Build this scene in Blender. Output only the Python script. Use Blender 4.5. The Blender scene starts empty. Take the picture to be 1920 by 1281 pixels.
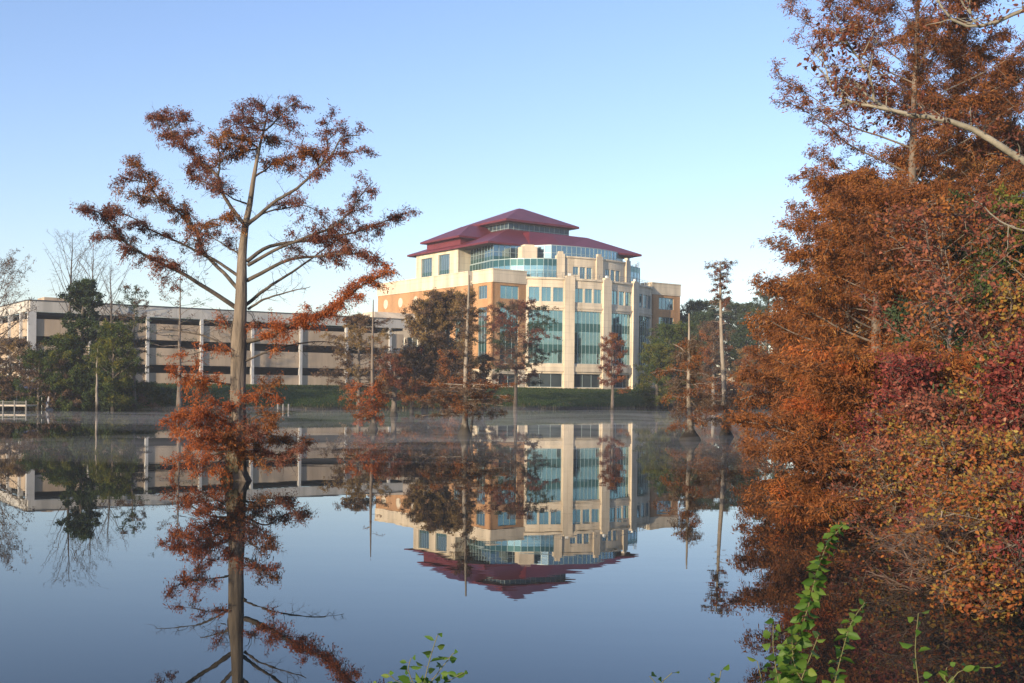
import bpy, math, random
import numpy as np
from mathutils import Vector
R = math.radians
scene = bpy.context.scene
col = scene.collection

# ------------------------------------------------------------------ camera, sky, sun, exposure
CAMZ, FPX, HY, ROLL = 3.0, 2100.0, 729.0, 0.0105
cam_d = bpy.data.cameras.new('camera'); cam = bpy.data.objects.new('camera', cam_d); col.objects.link(cam)
cam.location = (0, 0, CAMZ); cam.rotation_mode = 'QUATERNION'
from mathutils import Matrix
cam.rotation_quaternion = (Matrix.Rotation(R(90), 3, 'X') @ Matrix.Rotation(ROLL, 3, 'Z')).to_quaternion()
cam_d.sensor_width = 36; cam_d.lens = FPX / 1920 * 36
cam_d.shift_y = (HY - 640.5) / 1920
cam_d.clip_start = 0.05; cam_d.clip_end = 9000
scene.camera = cam
SUN_AZ, SUN_EL = 38.0, 15.0            # degrees from straight behind the camera, towards the left
world = bpy.data.worlds.new('World'); scene.world = world; world.use_nodes = True
wn = world.node_tree.nodes; wl = world.node_tree.links
bg = wn['Background']
sky = wn.new('ShaderNodeTexSky'); sky.sky_type = 'NISHITA'; sky.sun_disc = False
sky.sun_elevation = R(SUN_EL); sky.sun_rotation = R(180 + SUN_AZ)
sky.air_density = 1.15; sky.dust_density = 0.5; sky.ozone_density = 1.3
tint = wn.new('ShaderNodeMix'); tint.data_type = 'RGBA'; tint.blend_type = 'MULTIPLY'; tint.inputs[0].default_value = 1
tint.inputs[7].default_value = (0.885, 0.935, 1.22, 1)      # camera white balance leans blue
wl.new(sky.outputs[0], tint.inputs[6]); wl.new(tint.outputs[2], bg.inputs[0]); bg.inputs[1].default_value = 0.143
sd = bpy.data.lights.new('sun', 'SUN'); sd.energy = 4.8; sd.angle = R(0.6); sd.color = (1.0, 0.81, 0.56)
sun = bpy.data.objects.new('sun', sd); col.objects.link(sun)
sdir = Vector((-math.sin(R(SUN_AZ)) * math.cos(R(SUN_EL)), -math.cos(R(SUN_AZ)) * math.cos(R(SUN_EL)), math.sin(R(SUN_EL))))
sun.rotation_euler = sdir.to_track_quat('Z', 'Y').to_euler(); sun.location = sdir * 50
scene.view_settings.view_transform = 'Standard'; scene.view_settings.look = 'None'
scene.view_settings.exposure = 0.55; scene.view_settings.gamma = 1

def P(px, py, D):
    dx, dy = px - 960, HY - py
    return np.array([(dx - dy * ROLL) * D / FPX, D, CAMZ + (dx * ROLL + dy) * D / FPX])
def XW(px, D, z=0.0):                  # world x for a pixel column at a given height
    h = (z - CAMZ) * FPX / D
    return ((px - 960) - h * ROLL) * D / FPX

# ------------------------------------------------------------------ object helpers
def tag(o, label, cat, group=None, kind=None):
    if label: o['label'] = label
    if cat: o['category'] = cat
    if group: o['group'] = group
    if kind: o['kind'] = kind
    return o
def thing(name, label, cat, loc=(0, 0, 0), group=None, rz=0):
    o = bpy.data.objects.new(name, None); col.objects.link(o)
    o.location = loc; o.rotation_euler = (0, 0, rz); o.empty_display_size = 0.3
    return tag(o, label, cat, group)
def link_mesh(name, me, mat, parent=None, smooth=False):
    if mat: me.materials.append(mat)
    if smooth: me.polygons.foreach_set('use_smooth', np.ones(len(me.polygons), dtype=bool))
    o = bpy.data.objects.new(name, me); col.objects.link(o)
    if parent is not None:
        o.parent = parent
        # geometry is authored in world space: bring it into the parent's frame
        r = parent
        while r.parent: r = r.parent
        m = Matrix.Translation(r.location) @ Matrix.Rotation(r.rotation_euler.z, 4, 'Z')
        me.transform(m.inverted())
    return o
def np_mesh(name, V, F, mat, parent=None, smooth=False, attr=None):
    V = np.asarray(V, dtype=np.float32); F = np.asarray(F, dtype=np.int32)
    me = bpy.data.meshes.new(name)
    k = F.shape[1]
    me.vertices.add(len(V)); me.vertices.foreach_set('co', V.ravel())
    me.loops.add(F.size); me.loops.foreach_set('vertex_index', F.ravel())
    me.polygons.add(len(F)); me.polygons.foreach_set('loop_start', np.arange(0, F.size, k, dtype=np.int32))
    if attr is not None:
        a = me.attributes.new('rnd', 'FLOAT', 'FACE'); a.data.foreach_set('value', attr.astype(np.float32))
    me.update(calc_edges=True)
    return link_mesh(name, me, mat, parent, smooth)
class MB:
    def __init__(s): s.v = []; s.f = []
    def add(s, vs, fs):
        b = len(s.v); s.v += [tuple(v) for v in vs]; s.f += [tuple(i + b for i in f) for f in fs]
    def box8(s, p):      # 8 corners: bottom 0-3 ccw, top 4-7
        s.add(p, [(0, 3, 2, 1), (4, 5, 6, 7), (0, 1, 5, 4), (1, 2, 6, 5), (2, 3, 7, 6), (3, 0, 4, 7)])
    def box(s, x0, x1, y0, y1, z0, z1):
        s.box8([(x0, y0, z0), (x1, y0, z0), (x1, y1, z0), (x0, y1, z0), (x0, y0, z1), (x1, y0, z1), (x1, y1, z1), (x0, y1, z1)])
    def mbox(s, m, s0, s1, z0, z1, d0, d1, n=1):   # box in facade coordinates (along, up, depth inwards)
        for i in range(n):
            a = s0 + (s1 - s0) * i / n; b = s0 + (s1 - s0) * (i + 1) / n
            q = [m(a, z0, d0), m(b, z0, d0), m(b, z0, d1), m(a, z0, d1), m(a, z1, d0), m(b, z1, d0), m(b, z1, d1), m(a, z1, d1)]
            fs = [(0, 3, 2, 1), (4, 5, 6, 7), (0, 1, 5, 4), (2, 3, 7, 6)]
            if i == 0: fs.append((3, 0, 4, 7))
            if i == n - 1: fs.append((1, 2, 6, 5))
            s.add(q, fs)
    def wall(s, m, s0, s1, z0, z1, ops=(), th=0.45, step=None):
        S = {s0, s1}; Z = {z0, z1}
        for a, b, c, d in ops: S |= {a, b}; Z |= {c, d}
        if step:
            n = max(1, int((s1 - s0) / step)); S |= {s0 + (s1 - s0) * i / n for i in range(n + 1)}
        S = sorted(S); Z = sorted(Z)
        S = [x for i, x in enumerate(S) if i == 0 or x - S[i - 1] > 1e-4]
        def full(i, j):
            if i < 0 or j < 0 or i >= len(S) - 1 or j >= len(Z) - 1: return False
            cs, cz = (S[i] + S[i + 1]) / 2, (Z[j] + Z[j + 1]) / 2
            return not any(a < cs < b and c < cz < d for a, b, c, d in ops)
        for i in range(len(S) - 1):
            for j in range(len(Z) - 1):
                if not full(i, j): continue
                a, b, c, d = S[i], S[i + 1], Z[j], Z[j + 1]
                s.add([m(a, c, 0), m(b, c, 0), m(b, d, 0), m(a, d, 0)], [(0, 1, 2, 3)])
                s.add([m(a, c, th), m(b, c, th), m(b, d, th), m(a, d, th)], [(3, 2, 1, 0)])
                if not full(i - 1, j): s.add([m(a, c, 0), m(a, d, 0), m(a, d, th), m(a, c, th)], [(0, 1, 2, 3)])
                if not full(i + 1, j): s.add([m(b, c, 0), m(b, c, th), m(b, d, th), m(b, d, 0)], [(0, 1, 2, 3)])
                if not full(i, j - 1): s.add([m(a, c, 0), m(a, c, th), m(b, c, th), m(b, c, 0)], [(0, 1, 2, 3)])
                if not full(i, j + 1): s.add([m(a, d, 0), m(b, d, 0), m(b, d, th), m(a, d, th)], [(0, 1, 2, 3)])
    def prism(s, pts, z0, z1):
        n = len(pts); b = [(x, y, z0) for x, y in pts] + [(x, y, z1) for x, y in pts]
        s.add(b, [tuple(range(n - 1, -1, -1)), tuple(range(n, 2 * n))] + [(i, (i + 1) % n, n + (i + 1) % n, n + i) for i in range(n)])
    def tube(s, pts, rad, k=6, cap=True):
        V, F = tube(np.array(pts, float), np.array(rad, float), k)
        b = len(s.v); s.v += [tuple(v) for v in V]; s.f += [tuple(i + b for i in f) for f in F]
        if cap:
            n = len(pts)
            s.f.append(tuple(b + i for i in range(k - 1, -1, -1))); s.f.append(tuple(b + (n - 1) * k + i for i in range(k)))
    def build(s, name, mat, parent=None, smooth=False):
        me = bpy.data.meshes.new(name); me.from_pydata(s.v, [], s.f); me.update()
        return link_mesh(name, me, mat, parent, smooth)

def tube(pts, rad, k=6):
    n = len(pts)
    T = np.gradient(pts, axis=0); T /= np.linalg.norm(T, axis=1)[:, None] + 1e-9
    up = np.array([0.13, 0.97, 0.2]) if abs(T[0][2]) > 0.7 else np.array([0, 0.1, 1.0])
    A = np.cross(T, up); A /= np.linalg.norm(A, axis=1)[:, None] + 1e-9
    B = np.cross(T, A)
    th = np.arange(k) * 2 * math.pi / k
    V = pts[:, None, :] + rad[:, None, None] * (A[:, None, :] * np.cos(th)[None, :, None] + B[:, None, :] * np.sin(th)[None, :, None])
    V = V.reshape(-1, 3)
    i = np.arange(n - 1)[:, None] * k; j = np.arange(k)[None, :]; j2 = (j + 1) % k
    F = np.stack([i + j, i + j2, i + k + j2, i + k + j], axis=-1).reshape(-1, 4)
    return V, F
class TB:                               # many tubes in one mesh
    def __init__(s): s.V = []; s.F = []; s.n = 0
    def tube(s, pts, rad, k=5):
        V, F = tube(np.asarray(pts, float), np.asarray(rad, float), k)
        s.V.append(V); s.F.append(F + s.n); s.n += len(V)
    def build(s, name, mat, parent):
        if s.n: return np_mesh(name, np.concatenate(s.V), np.concatenate(s.F), mat, parent, smooth=True)
def smooth_line(pts, n):
    pts = np.asarray(pts, float)
    if len(pts) < 3:
        t = np.linspace(0, 1, n)[:, None]; return pts[0] * (1 - t) + pts[-1] * t
    d = np.r_[0, np.cumsum(np.linalg.norm(np.diff(pts, axis=0), axis=1))]; u = np.linspace(0, d[-1], n)
    # Catmull-Rom style through tangent estimates
    T = np.gradient(pts, d + np.arange(len(d)) * 1e-6, axis=0)
    out = np.zeros((n, 3)); idx = np.clip(np.searchsorted(d, u, side='right') - 1, 0, len(pts) - 2)
    h = d[idx + 1] - d[idx] + 1e-9; t = (u - d[idx]) / h
    for c in range(3):
        p0, p1, m0, m1 = pts[idx, c], pts[idx + 1, c], T[idx, c] * h, T[idx + 1, c] * h
        out[:, c] = (2 * t**3 - 3 * t**2 + 1) * p0 + (t**3 - 2 * t**2 + t) * m0 + (-2 * t**3 + 3 * t**2) * p1 + (t**3 - t**2) * m1
    return out

# ------------------------------------------------------------------ materials
def nm(name):
    m = bpy.data.materials.new(name); m.use_nodes = True
    n = m.node_tree.nodes; l = m.node_tree.links
    return m, n, l, n['Principled BSDF']
def ramp(n, stops):
    r = n.new('ShaderNodeValToRGB'); e = r.color_ramp.elements
    e[0].position, e[0].color = stops[0][0], (*stops[0][1], 1)
    e[1].position, e[1].color = stops[-1][0], (*stops[-1][1], 1)
    for p, c in stops[1:-1]:
        x = e.new(p); x.color = (*c, 1)
    return r
def surf(name, c1, c2, scale=1.0, rough=0.8, bump=0.0, bscale=None, stretch=(1, 1, 1), metallic=0.0, spec=0.5, mid=None):
    m, n, l, b = nm(name)
    tc = n.new('ShaderNodeTexCoord'); mp = n.new('ShaderNodeMapping'); mp.inputs['Scale'].default_value = stretch
    l.new(tc.outputs['Object'], mp.inputs[0])
    t = n.new('ShaderNodeTexNoise'); t.inputs['Scale'].default_value = scale; t.inputs['Detail'].default_value = 6; t.inputs['Roughness'].default_value = 0.65
    l.new(mp.outputs[0], t.inputs['Vector'])
    st = [(0.3, c1), (0.7, c2)] if mid is None else [(0.3, c1), (0.5, mid), (0.7, c2)]
    r = ramp(n, st); l.new(t.outputs[0], r.inputs[0]); l.new(r.outputs[0], b.inputs['Base Color'])
    b.inputs['Roughness'].default_value = rough; b.inputs['Metallic'].default_value = metallic
    b.inputs['Specular IOR Level'].default_value = spec
    if bump:
        t2 = n.new('ShaderNodeTexNoise'); t2.inputs['Scale'].default_value = bscale or scale * 4; t2.inputs['Detail'].default_value = 5
        l.new(mp.outputs[0], t2.inputs['Vector'])
        bp = n.new('ShaderNodeBump'); bp.inputs['Strength'].default_value = bump; bp.inputs['Distance'].default_value = 0.05
        l.new(t2.outputs[0], bp.inputs['Height']); l.new(bp.outputs[0], b.inputs['Normal'])
    return m
def leafmat(name, stops, trans=0.35, nscale=0.6, rough=0.75):
    m, n, l, b = nm(name)
    at = n.new('ShaderNodeAttribute'); at.attribute_name = 'rnd'
    tc = n.new('ShaderNodeTexCoord'); t = n.new('ShaderNodeTexNoise'); t.inputs['Scale'].default_value = nscale; t.inputs['Detail'].default_value = 3
    l.new(tc.outputs['Object'], t.inputs['Vector'])
    mx = n.new('ShaderNodeMath'); mx.operation = 'MULTIPLY_ADD'; mx.inputs[1].default_value = 0.55
    l.new(at.outputs['Fac'], mx.inputs[0])
    m2 = n.new('ShaderNodeMath'); m2.operation = 'MULTIPLY_ADD'; m2.inputs[1].default_value = 1.3; m2.inputs[2].default_value = -0.42
    l.new(t.outputs[0], m2.inputs[0]); l.new(m2.outputs[0], mx.inputs[2])
    r = ramp(n, stops); l.new(mx.outputs[0], r.inputs[0])
    l.new(r.outputs[0], b.inputs['Base Color']); b.inputs['Roughness'].default_value = rough; b.inputs['Specular IOR Level'].default_value = 0.25
    tr = n.new('ShaderNodeBsdfTranslucent'); l.new(r.outputs[0], tr.inputs[0])
    ms = n.new('ShaderNodeMixShader'); ms.inputs[0].default_value = trans
    l.new(b.outputs[0], ms.inputs[1]); l.new(tr.outputs[0], ms.inputs[2]); l.new(ms.outputs[0], n['Material Output'].inputs[0])
    return m
def glassmat(name, tint, metallic=0.85, rough=0.04, wav=0.06):
    m, n, l, b = nm(name)
    tc = n.new('ShaderNodeTexCoord'); t = n.new('ShaderNodeTexNoise'); t.inputs['Scale'].default_value = 0.35; t.inputs['Detail'].default_value = 2
    l.new(tc.outputs['Object'], t.inputs['Vector'])
    r = ramp(n, [(0.3, tuple(c * 0.82 for c in tint)), (0.7, tint)]); l.new(t.outputs[0], r.inputs[0]); l.new(r.outputs[0], b.inputs['Base Color'])
    b.inputs['Metallic'].default_value = metallic; b.inputs['Roughness'].default_value = rough
    t2 = n.new('ShaderNodeTexNoise'); t2.inputs['Scale'].default_value = 1.1; t2.inputs['Detail'].default_value = 1
    l.new(tc.outputs['Object'], t2.inputs['Vector'])
    bp = n.new('ShaderNodeBump'); bp.inputs['Strength'].default_value = wav; bp.inputs['Distance'].default_value = 0.1
    l.new(t2.outputs[0], bp.inputs['Height']); l.new(bp.outputs[0], b.inputs['Normal'])
    return m
def brickmat(name, c1, c2, mortar, scale=2.0, msize=0.012, bw=0.5, rh=0.25, off=0.5, rot=-36):
    m, n, l, b = nm(name)
    tc = n.new('ShaderNodeTexCoord'); m1 = n.new('ShaderNodeMapping'); m1.inputs['Rotation'].default_value = (0, 0, R(rot))
    l.new(tc.outputs['Object'], m1.inputs[0])
    sx = n.new('ShaderNodeSeparateXYZ'); l.new(m1.outputs[0], sx.inputs[0])
    ad = n.new('ShaderNodeMath'); l.new(sx.outputs[0], ad.inputs[0]); l.new(sx.outputs[1], ad.inputs[1])
    mp = n.new('ShaderNodeCombineXYZ'); l.new(ad.outputs[0], mp.inputs[0]); l.new(sx.outputs[2], mp.inputs[1])
    t = n.new('ShaderNodeTexBrick'); t.offset = off; t.inputs['Brick Width'].default_value = bw; t.inputs['Row Height'].default_value = rh; t.inputs['Scale'].default_value = scale; t.inputs['Color1'].default_value = (*c1, 1); t.inputs['Color2'].default_value = (*c2, 1)
    t.inputs['Mortar'].default_value = (*mortar, 1); t.inputs['Mortar Size'].default_value = msize; l.new(mp.outputs[0], t.inputs['Vector'])
    n2 = n.new('ShaderNodeTexNoise'); n2.inputs['Scale'].default_value = 0.4; n2.inputs['Detail'].default_value = 6; ms = n.new('ShaderNodeMapping'); ms.inputs['Scale'].default_value = (1.6, 1.6, 0.22); l.new(tc.outputs['Object'], ms.inputs[0]); l.new(ms.outputs[0], n2.inputs['Vector'])
    r = ramp(n, [(0.3, (0.72, 0.71, 0.69)), (0.62, (1.08, 1.07, 1.05))]); l.new(n2.outputs[0], r.inputs[0])
    mx = n.new('ShaderNodeMix'); mx.data_type = 'RGBA'; mx.blend_type = 'MULTIPLY'; mx.inputs[0].default_value = 1
    l.new(t.outputs[0], mx.inputs[6]); l.new(r.outputs[0], mx.inputs[7]); l.new(mx.outputs[2], b.inputs['Base Color'])
    b.inputs['Roughness'].default_value = 0.85
    return m
M = {}
M['brick'] = brickmat('orange_brick', (0.47, 0.255, 0.115), (0.40, 0.21, 0.095), (0.40, 0.28, 0.17))
M['stone'] = brickmat('cream_precast', (0.66, 0.565, 0.43), (0.62, 0.53, 0.40), (0.40, 0.34, 0.26), 1.0, 0.018, 2.4, 1.25, 0.0)
M['stone_dark'] = surf('weathered_precast', (0.42, 0.36, 0.29), (0.52, 0.45, 0.37), 0.6, 0.85, 0.1, 3)
M['roof'] = surf('red_metal_roof', (0.125, 0.018, 0.026), (0.19, 0.030, 0.040), 0.45, 0.45, 0.05, 2, metallic=0.25)
M['fascia'] = surf('red_fascia', (0.12, 0.018, 0.022), (0.16, 0.025, 0.03), 0.5, 0.5)
M['soffit'] = surf('roof_soffit', (0.10, 0.06, 0.05), (0.14, 0.08, 0.065), 0.5, 0.8)
M['glass'] = glassmat('teal_glass', (0.25, 0.41, 0.45))
M['glass_band'] = glassmat('teal_spandrel_glass', (0.05, 0.14, 0.14), 0.6, 0.12)
M['glass_blue'] = glassmat('blue_glass', (0.20, 0.30, 0.36))
M['glass_dark'] = glassmat('dark_glass', (0.05, 0.07, 0.08), 0.3, 0.06)
M['mullion'] = surf('mullion_metal', (0.30, 0.38, 0.38), (0.38, 0.46, 0.46), 1, 0.5, metallic=0.3)
M['white_frame'] = surf('white_window_frame', (0.66, 0.66, 0.62), (0.76, 0.76, 0.72), 1, 0.5)
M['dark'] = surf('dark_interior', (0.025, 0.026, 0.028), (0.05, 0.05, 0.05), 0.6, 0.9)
M['rail'] = surf('railing_metal', (0.16, 0.18, 0.18), (0.24, 0.26, 0.26), 1, 0.4, metallic=0.5)
M['garage_white'] = brickmat('garage_parapet_concrete', (0.52, 0.50, 0.46), (0.48, 0.46, 0.43), (0.30, 0.29, 0.27), 1.0, 0.02, 4.0, 3.0, 0.0)
M['garage_tan'] = brickmat('garage_tan_panel', (0.47, 0.365, 0.26), (0.43, 0.335, 0.24), (0.28, 0.22, 0.16), 1.0, 0.02, 4.0, 3.0, 0.0)
M['garage_col'] = surf('garage_column_paint', (0.42, 0.42, 0.41), (0.52, 0.51, 0.50), 0.8, 0.8)
M['cap'] = surf('dark_metal_coping', (0.05, 0.05, 0.055), (0.09, 0.09, 0.09), 1, 0.5)
M['asphalt'] = surf('asphalt', (0.04, 0.04, 0.042), (0.06, 0.06, 0.06), 2, 0.9)
def stain(m, z0, z1, c=(0.035, 0.028, 0.02)):
    n = m.node_tree.nodes; l = m.node_tree.links; b = n['Principled BSDF']; src = b.inputs['Base Color'].links[0].from_socket
    g = n.new('ShaderNodeNewGeometry'); sp = n.new('ShaderNodeSeparateXYZ'); l.new(g.outputs['Position'], sp.inputs[0])
    nt = n.new('ShaderNodeTexNoise'); nt.inputs['Scale'].default_value = 5; l.new(g.outputs['Position'], nt.inputs['Vector'])
    ma = n.new('ShaderNodeMath'); ma.operation = 'MULTIPLY_ADD'; ma.inputs[1].default_value = -(z1 - z0) * 2; l.new(nt.outputs[0], ma.inputs[0]); l.new(sp.outputs[2], ma.inputs[2])
    mr = n.new('ShaderNodeMapRange'); mr.inputs[1].default_value = z0 - (z1 - z0); mr.inputs[2].default_value = z1 - (z1 - z0); l.new(ma.outputs[0], mr.inputs[0])
    mx = n.new('ShaderNodeMix'); mx.data_type = 'RGBA'; l.new(mr.outputs[0], mx.inputs[0]); mx.inputs[6].default_value = (*c, 1); l.new(src, mx.inputs[7]); l.new(mx.outputs[2], b.inputs['Base Color'])
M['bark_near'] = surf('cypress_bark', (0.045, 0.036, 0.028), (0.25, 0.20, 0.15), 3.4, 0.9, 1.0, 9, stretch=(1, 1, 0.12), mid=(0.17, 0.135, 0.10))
M['bark'] = surf('grey_bark', (0.07, 0.055, 0.045), (0.23, 0.185, 0.145), 2.5, 0.9, 0.5, 8, stretch=(1, 1, 0.2))
M['bark_pale'] = surf('pale_bark', (0.12, 0.10, 0.08), (0.36, 0.31, 0.25), 2.0, 0.9, 0.4, 8, stretch=(1, 1, 0.3))
stain(M['bark_near'], .5, 1.3, (0.06, 0.05, 0.025)); stain(M['bark_pale'], .5, 1.1); stain(M['bark'], .4, 1.0)
M['bark_near_limb'] = surf('cypress_limb_bark_shaded', (0.035, 0.028, 0.023), (0.14, 0.11, 0.085), 3.0, 0.9, 0.6, 9, mid=(0.08, 0.065, 0.05))  # limb bark darkened: shade the frontal sun leaves out, put into the colour
M['bark_limb'] = surf('pale_smooth_bark', (0.16, 0.145, 0.11), (0.32, 0.29, 0.23), 5.0, 0.85, 0.3, 12)
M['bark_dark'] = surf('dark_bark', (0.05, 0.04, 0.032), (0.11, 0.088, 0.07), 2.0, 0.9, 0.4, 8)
M['twig'] = surf('twig_bark', (0.07, 0.045, 0.035), (0.15, 0.10, 0.075), 2.0, 0.9)
M['leaf_rust'] = leafmat('rust_needles', [(0.0, (0.08, 0.028, 0.022)), (0.4, (0.16, 0.052, 0.033)), (0.75, (0.235, 0.085, 0.045)), (1.0, (0.30, 0.145, 0.075))])
M['leaf_orange'] = leafmat('orange_needles', [(0.0, (0.17, 0.04, 0.016)), (0.4, (0.34, 0.085, 0.022)), (0.8, (0.46, 0.14, 0.03)), (1.0, (0.50, 0.20, 0.06))])
M['leaf_copper'] = leafmat('copper_needles', [(0.0, (0.07, 0.026, 0.010)), (0.4, (0.205, 0.068, 0.018)), (0.75, (0.31, 0.115, 0.026)), (1.0, (0.33, 0.18, 0.055))], .25, .45)
M['leaf_warm'] = leafmat('warm_rust_needles', [(0.0, (0.06, 0.022, 0.010)), (0.4, (0.165, 0.056, 0.018)), (0.75, (0.25, 0.092, 0.025)), (1.0, (0.29, 0.15, 0.05))], .25, .45)
M['leaf_brown'] = leafmat('brown_needles', [(0.0, (0.06, 0.038, 0.028)), (0.5, (0.14, 0.083, 0.05)), (1.0, (0.24, 0.16, 0.09))])
M['leaf_olive'] = leafmat('olive_brown_needles', [(0.0, (0.14, 0.09, 0.035)), (0.5, (0.30, 0.19, 0.07)), (1.0, (0.40, 0.28, 0.11))], .45)
M['leaf_green'] = leafmat('green_leaves', [(0.0, (0.022, 0.045, 0.014)), (0.5, (0.055, 0.09, 0.022)), (1.0, (0.13, 0.15, 0.035))])
M['leaf_yellowgreen'] = leafmat('yellow_green_leaves', [(0.0, (0.05, 0.07, 0.014)), (0.5, (0.11, 0.13, 0.02)), (1.0, (0.24, 0.19, 0.03))])
M['leaf_dark'] = leafmat('dark_evergreen_leaves', [(0.0, (0.012, 0.026, 0.012)), (0.5, (0.028, 0.052, 0.022)), (1.0, (0.07, 0.095, 0.04))], 0.15)
M['leaf_pine'] = leafmat('pine_needles', [(0.0, (0.018, 0.035, 0.02)), (0.5, (0.04, 0.065, 0.032)), (1.0, (0.085, 0.10, 0.045))], 0.15)
M['leaf_red'] = leafmat('crimson_leaves', [(0.0, (0.08, 0.015, 0.016)), (0.45, (0.20, 0.036, 0.034)), (0.8, (0.32, 0.085, 0.055)), (1.0, (0.52, 0.30, 0.18))], 0.35, 1.2)
M['leaf_mixed'] = leafmat('mixed_autumn_leaves', [(0.0, (0.12, 0.03, 0.018)), (0.3, (0.30, 0.08, 0.028)), (0.5, (0.38, 0.15, 0.035)), (0.68, (0.22, 0.17, 0.04)), (0.85, (0.38, 0.25, 0.05)), (1.0, (0.50, 0.42, 0.15))], 0.4, 1.4)
M['leaf_pinkish'] = leafmat('dusty_red_leaves', [(0.0, (0.10, 0.03, 0.02)), (0.5, (0.24, 0.075, 0.045)), (0.85, (0.36, 0.14, 0.08)), (1.0, (0.60, 0.40, 0.26))], 0.35, 1.0)
M['leaf_lawn'] = leafmat('lawn_blades', [(0.0, (0.018, 0.036, 0.010)), (0.5, (0.036, 0.062, 0.015)), (1.0, (0.085, 0.095, 0.032))], 0.3, .15)
M['leaf_weed'] = leafmat('shore_weed_blades', [(0.0, (0.035, 0.028, 0.015)), (0.5, (0.075, 0.07, 0.03)), (1.0, (0.17, 0.13, 0.07))], 0.3, .3)
M['leaf_fore'] = leafmat('fresh_green_leaves', [(0.0, (0.035, 0.09, 0.015)), (0.5, (0.085, 0.17, 0.025)), (1.0, (0.21, 0.26, 0.05))], 0.45, 3.0, 0.45)
M['stem'] = surf('green_stem', (0.09, 0.10, 0.03), (0.16, 0.14, 0.05), 4, 0.7)
M['wood_white'] = surf('white_painted_wood', (0.13, 0.13, 0.12), (0.21, 0.20, 0.19), 3, 0.7)
M['tarp'] = surf('blue_tarp', (0.08, 0.10, 0.20), (0.13, 0.16, 0.28), 1.5, 0.6, 0.3, 4)
M['tarp_white'] = surf('white_cover', (0.3, 0.3, 0.33), (0.42, 0.42, 0.46), 2, 0.7, 0.3, 4)
M['car_paint'] = surf('dark_blue_paint', (0.02, 0.035, 0.06), (0.03, 0.05, 0.08), 2, 0.3)

# ------------------------------------------------------------------ terrain and water
shore = np.array([(-59, 129), (-40, 139), (-25.7, 149), (-8, 162), (11.8, 175), (24.6, 187), (42, 198), (62, 196), (72, 170), (62, 130),
                  (46, 90), (33, 64), (24.5, 46), (18, 33), (13, 24), (9.5, 16), (7.5, 9), (4, 5.0), (0, 4.6), (-6, 4.4), (-20, 5), (-60, 0),
                  (-120, 10), (-170, 50), (-150, 100), (-110, 120), (-80, 126)], float)
def shore_sd(X, Y):
    inside = np.zeros(X.shape, bool); dist = np.full(X.shape, 1e9)
    n = len(shore)
    for i in range(n):
        x0, y0 = shore[i]; x1, y1 = shore[(i + 1) % n]
        c = ((y0 > Y) != (y1 > Y)) & (X < (x1 - x0) * (Y - y0) / (y1 - y0 + 1e-12) + x0)
        inside ^= c
        t = np.clip(((X - x0) * (x1 - x0) + (Y - y0) * (y1 - y0)) / ((x1 - x0) ** 2 + (y1 - y0) ** 2), 0, 1)
        dist = np.minimum(dist, np.hypot(X - x0 - t * (x1 - x0), Y - y0 - t * (y1 - y0)))
    return np.where(inside, -dist, dist)
def ground_z(X, Y):
    X = np.asarray(X, float); Y = np.asarray(Y, float)
    d = shore_sd(X, Y)
    wob = 0.35 * np.sin(X * 0.61 + 1.3 * np.sin(Y * 0.37)) + 0.25 * np.sin(Y * 0.83 + X * 0.2)
    d = d + wob
    f = np.clip((Y - 60) / 50, 0, 1); hm = 1.5 + 1.75 * f * f * (3 - 2 * f)
    L = 2.2 + 5.0 * f
    z = np.where(d > 0, hm * (1 - np.exp(-np.maximum(d, 0) / L)) + 0.12 * np.minimum(np.maximum(d, 0), 0.6), np.maximum(d * 0.5, -2.0))
    return z
def gz(x, y): return float(ground_z(np.array([x]), np.array([y]))[0])
def axis(a, b, st, far):
    core = list(np.arange(a, b + 1e-6, st)); s = st; lo = a; hi = b; L = []; H = []
    while lo > -far: s *= 1.5; lo -= s; L.append(lo)
    s = st
    while hi < far: s *= 1.5; hi += s; H.append(hi)
    return np.array(L[::-1] + core + H)
ax = axis(-110, 90, 1.25, 3500); ay = axis(-8, 240, 1.25, 3500)
GX, GY = np.meshgrid(ax, ay, indexing='ij'); GZ = ground_z(GX, GY)
V = np.stack([GX, GY, GZ], -1).reshape(-1, 3); ny = len(ay)
i, j = np.meshgrid(np.arange(len(ax) - 1), np.arange(ny - 1), indexing='ij'); a0 = (i * ny + j).ravel()
F = np.stack([a0, a0 + ny, a0 + ny + 1, a0 + 1], -1)
m, n, l, b = nm('ground_grass')
tc = n.new('ShaderNodeTexCoord')
t1 = n.new('ShaderNodeTexNoise'); t1.inputs['Scale'].default_value = 0.12; t1.inputs['Detail'].default_value = 8; t1.inputs['Roughness'].default_value = 0.7; l.new(tc.outputs['Object'], t1.inputs['Vector'])
r1 = ramp(n, [(0.32, (0.018, 0.036, 0.010)), (0.5, (0.032, 0.058, 0.015)), (0.68, (0.065, 0.078, 0.024))]); l.new(t1.outputs[0], r1.inputs[0])
sp = n.new('ShaderNodeSeparateXYZ'); l.new(tc.outputs['Object'], sp.inputs[0])
mr = n.new('ShaderNodeMapRange'); mr.inputs[1].default_value = 0.15; mr.inputs[2].default_value = 0.5; l.new(sp.outputs[2], mr.inputs[0])
mx = n.new('ShaderNodeMix'); mx.data_type = 'RGBA'; l.new(mr.outputs[0], mx.inputs[0]); mx.inputs[6].default_value = (0.028, 0.021, 0.014, 1); l.new(r1.outputs[0], mx.inputs[7])
l.new(mx.outputs[2], b.inputs['Base Color']); b.inputs['Roughness'].default_value = 0.95; b.inputs['Specular IOR Level'].default_value = 0.1
t2 = n.new('ShaderNodeTexNoise'); t2.inputs['Scale'].default_value = 2.5; t2.inputs['Detail'].default_value = 8; l.new(tc.outputs['Object'], t2.inputs['Vector'])
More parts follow.
